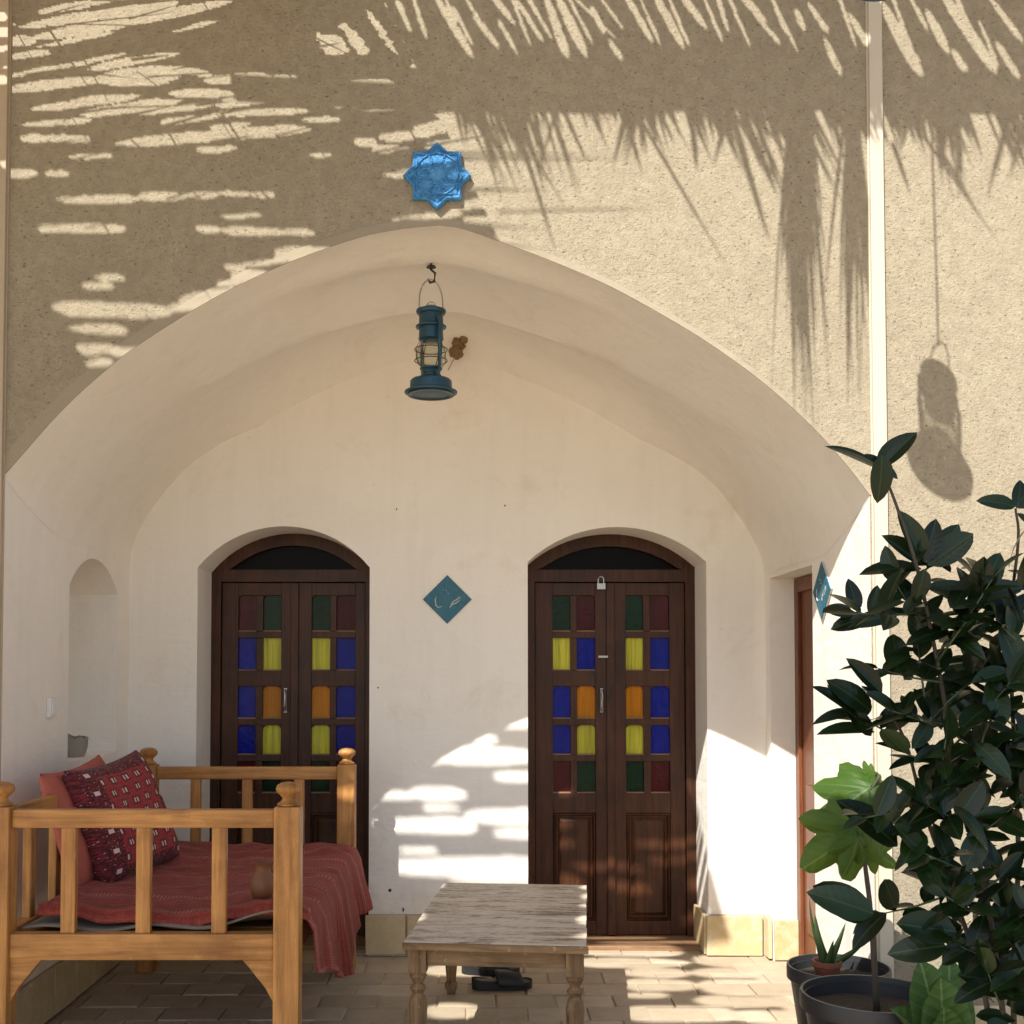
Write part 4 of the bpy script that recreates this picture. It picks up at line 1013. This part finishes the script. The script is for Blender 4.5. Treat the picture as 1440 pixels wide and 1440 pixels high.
# ------------------------------------------------------------------ slippers
def slipper(loc, rz, label):
    t = thing('slipper', label, 'slipper', loc, 'black slippers under the table')
    t.rotation_euler = (0, 0, rz); t['_o'] = [0, 0, 0]; t.scale = (1.06, 1.15, 1.4)
    def outline(s):                                              # s 0 heel .. 1 toe: half width
        return .036 + .012 * math.sin(s * 2.4 - .5) if 0 < s < 1 else .03
    q = MB(); n = 18
    top, bot = [], []
    for sgn in (1, -1):
        for i in range(n + 1):
            s = i / n if sgn == 1 else 1 - i / n
            w_ = outline(s) * (1 - abs(2 * s - 1) ** 6) ** .5
            top.append((-.14 + .28 * s, sgn * w_))
    h = lambda a: .030 - .010 * math.sin((a + .14) / .28 * math.pi) + .012 * max(0, -a / .14)
    k = len(top)
    q.add([(a, b * .92, .001) for a, b in top] + [(a, b, h(a)) for a, b in top] + [(a, b * .85, h(a) - .006) for a, b in top],
          [tuple(range(k))] + [(i, (i + 1) % k, k + (i + 1) % k, k + i) for i in range(k)] + [(k + i, k + (i + 1) % k, 2 * k + (i + 1) % k, 2 * k + i) for i in range(k)] + [tuple(range(2 * k, 3 * k))])
    q.build('sole', 'black_rubber', t, smooth=40)
    def strap(u, v):
        a = -.02 + .12 * u; s = (a + .14) / .28; w_ = outline(s) * (1 - abs(2 * s - 1) ** 6) ** .5 + .005
        th = math.pi * v; hh = .052 - .018 * u + .006 * math.sin(u * 3)
        return (a - .012 * math.sin(th), w_ * math.cos(th), .012 + hh * max(0, math.sin(th)) ** .7)
    o = MB().grid(strap, 10, 18).build('strap', 'black_rubber', t, smooth=True)
    mo = o.modifiers.new('thick', 'SOLIDIFY'); mo.thickness = .006
p = at(706, 1390, z=.0); slipper((p.x, p.y, .001), R(6), 'black rubber slipper under the low table, the one farther from the doors')
p = at(690, 1372, z=.0); slipper((p.x, p.y + .03, .001), R(-4), 'black rubber slipper under the low table, the one closer to the doors')

# ------------------------------------------------------------------ pots and plants
def pot_parts(t, c, rt, rb_, h, rim, soil):
    prof = [(rb_, 0), (rt * .93, h - rim), (rt * .97, h - rim), (rt, h - rim * .9), (rt, h - .006), (rt * .99, h), (rt * .955, h), (rt * .945, h - .02), (rt * .93, h - .021), (rt * .925, h - .04), (rt * .90, soil - .02)]
    MB().lathe(prof, c, 40, cap=False).build('pot', 'black_plastic', t, smooth=35)
    q = MB()
    def s(u, v):
        a, r_ = u * 2 * math.pi, v * rt * .91
        return (c[0] + r_ * math.cos(a), c[1] + r_ * math.sin(a), c[2] + soil + .008 * noise.noise(Vector((r_ * math.cos(a) * 30, r_ * math.sin(a) * 30, 0))))
    q.grid(s, 36, 10); q.build('soil', 'soil', t, smooth=True)
    MB().lathe([(0, .003), (rb_ * .98, .003)], c, 30, cap=False).build('pot_base', 'black_plastic', t)
def leaf_mesh(nm, mat, wid, fold, droop, tip, seg=8, wav=0.0):
    q = MB(); vs_ = []
    for i in range(seg + 1):
        s = i / seg; w_ = wid * math.sin(math.pi * s ** .85) ** tip * (.94 if s < 1 else 0)
        if s == 0: w_ = .012
        zc = -droop * s * s
        for j in (-1, -.5, 0, .5, 1):
            vs_.append((j * w_, s, zc + fold * abs(j) * w_ * 1.6 + wav * math.sin(s * 17 + j) * abs(j)))
    q.add(vs_, [(i * 5 + j, i * 5 + j + 1, (i + 1) * 5 + j + 1, (i + 1) * 5 + j) for i in range(seg) for j in range(4)])
    return q.mesh(nm, mat, smooth=True, recalc=False)
def orient(d, up, s):
    d = Vector(d).normalized(); up = Vector(up); x = d.cross(up)
    if x.length < 1e-3: x = d.cross(Vector((1, 0, 0)))
    x.normalize(); z = x.cross(d)
    return Matrix((x, d, z)).transposed().to_4x4() @ Matrix.Diagonal((s, s, s, 1))

# --- citrus shrub, close to the camera on the right
DS = 2.9
cr = thing('citrus_shrub', 'tall dark glossy-leaved shrub in front of the sunlit wall', 'shrub', (1.36, DS, 0))
def sp(px, py, d=0): p_ = at(px, py, y=DS + d); return p_
pot_parts(cr, (1.36, DS, 0), .19, .14, .30, .05, .25)
lm = [leaf_mesh('leaf', 'citrus_leaf', w_, f_, d_, t_) for w_, f_, d_, t_ in ((.25, .25, .10, .68), (.27, .12, .22, .62), (.22, .35, .02, .75), (.285, .2, -.06, .6), (.255, .05, .32, .66))]
trunks = [[(1.36, DS, .22), sp(1412, 1440), sp(1385, 1250), sp(1345, 1080, .03), sp(1318, 930), sp(1290, 800, -.03), sp(1262, 715), sp(1243, 665)],
          [(1.37, DS + .01, .22), sp(1425, 1400, .06), sp(1432, 1200, .12), sp(1425, 1020, .1), sp(1420, 880, .1), sp(1432, 760, .12), sp(1428, 715, .12)],
          [(1.35, DS - .01, .22), sp(1385, 1400, .04), sp(1345, 1270, .08), sp(1300, 1140, .1), sp(1272, 1040, .06), sp(1235, 975, -.02)]]
for tr in trunks:
    tr = [Vector(p_) for p_ in tr]; pts = catmull([(*p_,) for p_ in tr], 5)
    MB().tube(pts, [.0075 * (1 - .72 * i / (len(pts) - 1)) + .001 for i in range(len(pts))], 8).build('trunk', 'bark', cr, smooth=True)
NL = [0]
def put_leaf(base, d, ln, up=None, k=None):
    up = up or Vector((rnd.gauss(-.1, .35), rnd.gauss(-.55, .45), 1))
    o = inst('leaf', lm[rnd.randrange(5) if k is None else k], cr, base, orient(d, up, ln)); NL[0] += 1
def twig(a, b, da, db, n, ln=.112, spread=.9, r_=.0032):
    a, b = sp(*a, da), sp(*b, db); L = b - a
    mid = a.lerp(b, .5) + Vector((0, 0, -.03 * L.length)); MB().tube([a, mid, b], [r_, r_ * .8, r_ * .5], 6).build('twig', 'green_stem', cr, smooth=True)
    dd = L.normalized()
    for i in range(n):
        s = .25 + .75 * (i + .5) / n; p_ = a.lerp(mid, s * 2) if s < .5 else mid.lerp(b, s * 2 - 1)
        an = i * 2.4 + rnd.uniform(-.4, .4)
        sd_ = Vector((math.cos(an), .75 * math.sin(an), .8 * math.sin(an + .9)))
        d = dd * rnd.uniform(.25, .7) + sd_ * spread + Vector((0, 0, .12))
        put_leaf(p_, d, ln * rnd.uniform(.6, 1.18))
    put_leaf(b, dd + Vector((rnd.gauss(0, .2), rnd.gauss(0, .2), rnd.gauss(.1, .2))), ln * rnd.uniform(.85, 1.1))
def px_leaf(x0, y0, x1, y1, d=0, k=None, tilt=(0, -1, .5), dd=0.0):
    a, b = sp(x0, y0, d), sp(x1, y1, d + dd); put_leaf(a, b - a, (b - a).length, Vector(tilt), k)
# hand-placed leaves that make the outline
for a in ((1238, 662, 1160, 626, 0, 2, (0, -.4, 1)), (1236, 660, 1288, 603, 0, 0, (-.6, -.8, .4)), (1240, 640, 1240, 706, -.02, 1, (.1, -1, .2)), (1242, 655, 1210, 642, .02, 3), (1238, 655, 1268, 668, .03, 4)):
    px_leaf(*a)
for a in ((1300, 790, 1262, 716, 0, 2), (1300, 790, 1318, 728, 0, 0), (1305, 795, 1368, 752, 0, 3), (1300, 800, 1290, 850, -.05, 1, (0, -1, .2)), (1300, 795, 1240, 752, .05, 2), (1296, 800, 1212, 792, 0, 1, (0, -.6, 1)), (1310, 790, 1350, 735, .05, 0),
          (1200, 862, 1158, 858, 0, 3), (1205, 860, 1198, 812, 0, 4, (0, -1, .2)), (1222, 868, 1170, 880, 0, 1), (1225, 866, 1235, 822, .02, 0), (1380, 830, 1412, 775, 0, 1, (0, -1, .2)), (1385, 830, 1438, 828, 0, 3), (1380, 835, 1400, 872, 0, 0), (1375, 830, 1385, 782, 0, 2),
          (1205, 1010, 1141, 964, 0, 2, (.3, -.8, 1)), (1225, 1000, 1170, 952, 0, 1), (1230, 1030, 1148, 1032, 0, 2, (0, -.5, 1)), (1225, 1035, 1190, 990, .02, 0), (1240, 975, 1190, 925, 0, 2), (1440, 960, 1410, 876, 0, 0),
          (1262, 1190, 1190, 1118, -.05, 1, (.2, -1, .8)), (1228, 1285, 1142, 1250, -.06, 1), (1225, 1290, 1140, 1247, 0, 3), (1330, 1330, 1252, 1338, -.08, 1), (1345, 1310, 1258, 1300, -.1, 3)):
    px_leaf(*a)
# upper right sprig
for a in ((1428, 712, 1378, 698, .12, 1), (1430, 715, 1440, 672, .12, 4), (1432, 715, 1470, 690, .12, 0), (1430, 722, 1450, 740, .12, 2)): px_leaf(*a)
for a, b, n in (((1290, 810), (1330, 775), 5), ((1318, 930), (1395, 815), 7), ((1300, 860), (1205, 862), 7), ((1310, 900), (1260, 820), 6), ((1318, 920), (1365, 860), 6), ((1325, 960), (1235, 940), 6), ((1330, 990), (1400, 920), 8), ((1340, 1050), (1420, 960), 8),
                ((1255, 1035), (1205, 1000), 5), ((1335, 1020), (1255, 1000), 7), ((1345, 1080), (1275, 1060), 7), ((1350, 1090), (1430, 1040), 8), ((1285, 1130), (1215, 1150), 5), ((1365, 1160), (1300, 1130), 8), ((1370, 1180), (1440, 1120), 8), ((1380, 1230), (1300, 1200), 8),
                ((1385, 1250), (1445, 1200), 7), ((1330, 1260), (1240, 1285), 5), ((1390, 1290), (1330, 1260), 7), ((1395, 1310), (1450, 1280), 7), ((1400, 1350), (1350, 1330), 6), ((1405, 1390), (1440, 1360), 7), ((1410, 1420), (1390, 1370), 6), ((1425, 1020), (1390, 990), 6), ((1428, 900), (1400, 870), 4), ((1300, 980), (1290, 900), 6), ((1320, 1100), (1330, 1040), 6), ((1360, 1130), (1380, 1060), 7)):
    twig(a, b, rnd.uniform(-.05, .05), rnd.uniform(-.16, .12), n)

mass = MB()
def mass_leaf(me, base, d, ln):
    mt = Matrix.Translation(base) @ orient(d, Vector((rnd.gauss(-.1, .35), rnd.gauss(-.55, .45), 1)), ln)
    mass.add([mt @ v.co for v in me.vertices], [tuple(p_.vertices) for p_ in me.polygons])
n_mass = 0
while n_mass < 170 or NL[0] < 298:                               # dense inner and lower right of the crown
    px, py = rnd.uniform(1225, 1470), rnd.uniform(800, 1445)
    if px < 1262 + abs(py - 1080) * .30: continue
    an = rnd.uniform(0, 6.28); d = Vector((math.cos(an), rnd.uniform(-.8, .5), .8 * math.sin(an) + .1)); ln = rnd.uniform(.085, .125)
    if NL[0] < 298 and rnd.random() < .4: put_leaf(sp(px, py, rnd.uniform(-.1, .05)), d, ln)
    elif n_mass < 170: mass_leaf(rnd.choice(lm), sp(px, py, rnd.uniform(.0, .34)), d, ln); n_mass += 1
o = mass.build('inner_leaves', 'citrus_leaf', cr, smooth=True, recalc=False); o['kind'] = 'stuff'
# --- fig sapling in the nearer black pot
def fig_mesh():
    q = MB(); n = 72; rings = 5; vs_ = [(0, 0, 0)]
    lob = [(0, 1.0, .40), (.80, .66, .34), (-.80, .66, .34), (1.60, .34, .40), (-1.60, .34, .40)]
    for k in range(1, rings + 1):
        for i in range(n):
            th = -math.pi * .93 + 2 * math.pi * .93 * i / (n - 1)
            r_ = .38 + max(l * math.exp(-((th - a) / w_) ** 2) for a, l, w_ in lob) * .55 + .014 * math.sin(th * 26)
            if abs(th) > 2.3: r_ *= .75
            rr = r_ * k / rings; z = .05 * math.cos(th * 4.6) * (k / rings) ** 2 - .22 * (k / rings) ** 2
            vs_.append((rr * math.sin(th), rr * math.cos(th), z))
    f = [(0, 1 + i, 2 + i) for i in range(n - 1)] + [(1 + k * n + i, 1 + (k + 1) * n + i, 2 + (k + 1) * n + i, 2 + k * n + i) for k in range(rings - 1) for i in range(n - 1)]
    q.add(vs_, f); return q.mesh('leaf', 'fig_leaf', smooth=True, recalc=False)
fm = fig_mesh()
P2 = at(1226, 1396, z=.46); P2c = (P2.x, P2.y, 0)
fg = thing('fig_sapling', 'young fig sapling with bright lobed leaves in the largest black pot', 'plant', P2c)
pot_parts(fg, P2c, 97 / FPX * P2.y, .155, .46, .06, .40)
DF = P2.y
def fp(px, py, d=0): return at(px, py, y=DF + d)
stem = [Vector((fp(1233, 1420).x, DF, .40)), fp(1228, 1330), fp(1222, 1260), fp(1216, 1200), fp(1222, 1120), fp(1238, 1090)]
MB().tube(catmull([(*p_,) for p_ in stem], 5), [.012 - .008 * i / 25 for i in range(26)], 8).build('stem', 'bark', fg, smooth=True)
for b, tip, s, up, d in (((1222, 1108), (1128, 1172), 1.05, (.25, -.75, .75), 0), ((1210, 1165), (1112, 1242), 1.0, (.35, -1, .25), -.05), ((1228, 1105), (1285, 1150), .95, (-.3, -.7, .8), .04), ((1206, 1180), (1186, 1262), .85, (.5, -1, .1), -.08),
                         ((1226, 1195), (1282, 1232), .85, (-.2, -1, .3), .02), ((1230, 1095), (1205, 1040), .6, (.4, -.8, .4), .06), ((1218, 1140), (1165, 1128), .8, (-.2, -.6, 1), .07)):
    a, t = fp(*b, d), fp(*tip, d - .02); L = max((t - a).length, .14) * s
    inst('leaf', fm, fg, a, orient(t - a, up, L * .84))
    near = min(stem, key=lambda q_: (q_ - a).length)
    MB().tube([near, near.lerp(a, .6) + Vector((0, 0, .012)), a], .0025, 5).build('leaf_stalk', 'green_stem', fg, smooth=True)

# --- low broad-leaved plant in its own pot
P3 = at(1322, 1452, z=.40); P3c = (P3.x, P3.y - .02, 0)
bp = thing('broad_leaf_plant', 'low plant with crinkled bright green leaves in a black pot below the shrub', 'plant', P3c)
pot_parts(bp, P3c, .15, .11, .36, .045, .32)
bm_ = [leaf_mesh('leaf', 'broad_leaf', w_, .25, d_, .6, 12, .02) for w_, d_ in ((.30, .12), (.26, .2), (.34, .05))]
c = Vector((P3c[0], P3c[1], .33))
for k, (px, py, d, s, up) in enumerate(((1300, 1352, .0, 1.0, (0, -1, .3)), (1345, 1348, .03, 1.0, (0, -1, .25)), (1325, 1365, -.05, .9, (0, -1, .2)), (1262, 1415, -.02, 1.0, (0, -.6, 1)), (1358, 1385, -.04, .9, (.2, -1, .4)), (1330, 1400, -.10, .8, (0, -1, .4)))):
    t = at(px, py, y=P3c[1] + d); inst('leaf', bm_[k % 3], bp, c, orient(t - c, up, (t - c).length * s))

# --- aloe in a small terracotta pot set inside the farther black pot
P1 = at(1179, 1358, z=.42); P1c = (P1.x, P1.y, 0)
al = thing('aloe_plant', 'small aloe with pointed leaves in a black pot by the side wall', 'plant', P1c)
pot_parts(al, P1c, 70 / FPX * P1.y, .125, .42, .055, .37)
tc = at(1163, 1364, y=P1.y + .02); tcx = tc.x
MB().lathe([(.032, .355), (.052, .415), (.056, .417), (.056, .435), (.048, .435), (.044, .415), (.0, .412)], (tcx, P1.y + .02, 0), 24, cap=False).build('inner_pot', 'terracotta', al, smooth=40)
def aloe_leaf(tip, w_, bend):
    a = Vector((tcx, P1.y + .02, .41)); t = at(*tip, y=P1.y - .01); q = MB(); n = 8; vs_ = []
    for i in range(n + 1):
        s = i / n; p_ = a.lerp(t, s) + Vector((bend * math.sin(s * math.pi), 0, 0)); r_ = w_ * (1 - s) ** .75 + .0005
        dirv = (t - a).normalized(); x = dirv.cross(Vector((0, -1, 0))).normalized(); yv = Vector((0, -1, 0))
        vs_ += [p_ + x * r_, p_ + yv * r_ * -.1, p_ - x * r_, p_ - yv * r_ * .55]
    q.add(vs_, [(i * 4 + j, i * 4 + (j + 1) % 4, i * 4 + 4 + (j + 1) % 4, i * 4 + 4 + j) for i in range(n) for j in range(4)])
    q.build('leaf', 'aloe_leaf', al, smooth=True)
for tip, w_, bn in (((1146, 1285), .022, -.008), ((1189, 1298), .018, .004), ((1216, 1325), .018, .012), ((1138, 1262), .010, -.015), ((1172, 1322), .016, 0)): aloe_leaf(tip, w_, bn)

# ------------------------------------------------------------------ tidy helper properties
for o in scn.objects:
    if '_o' in o: del o['_o']
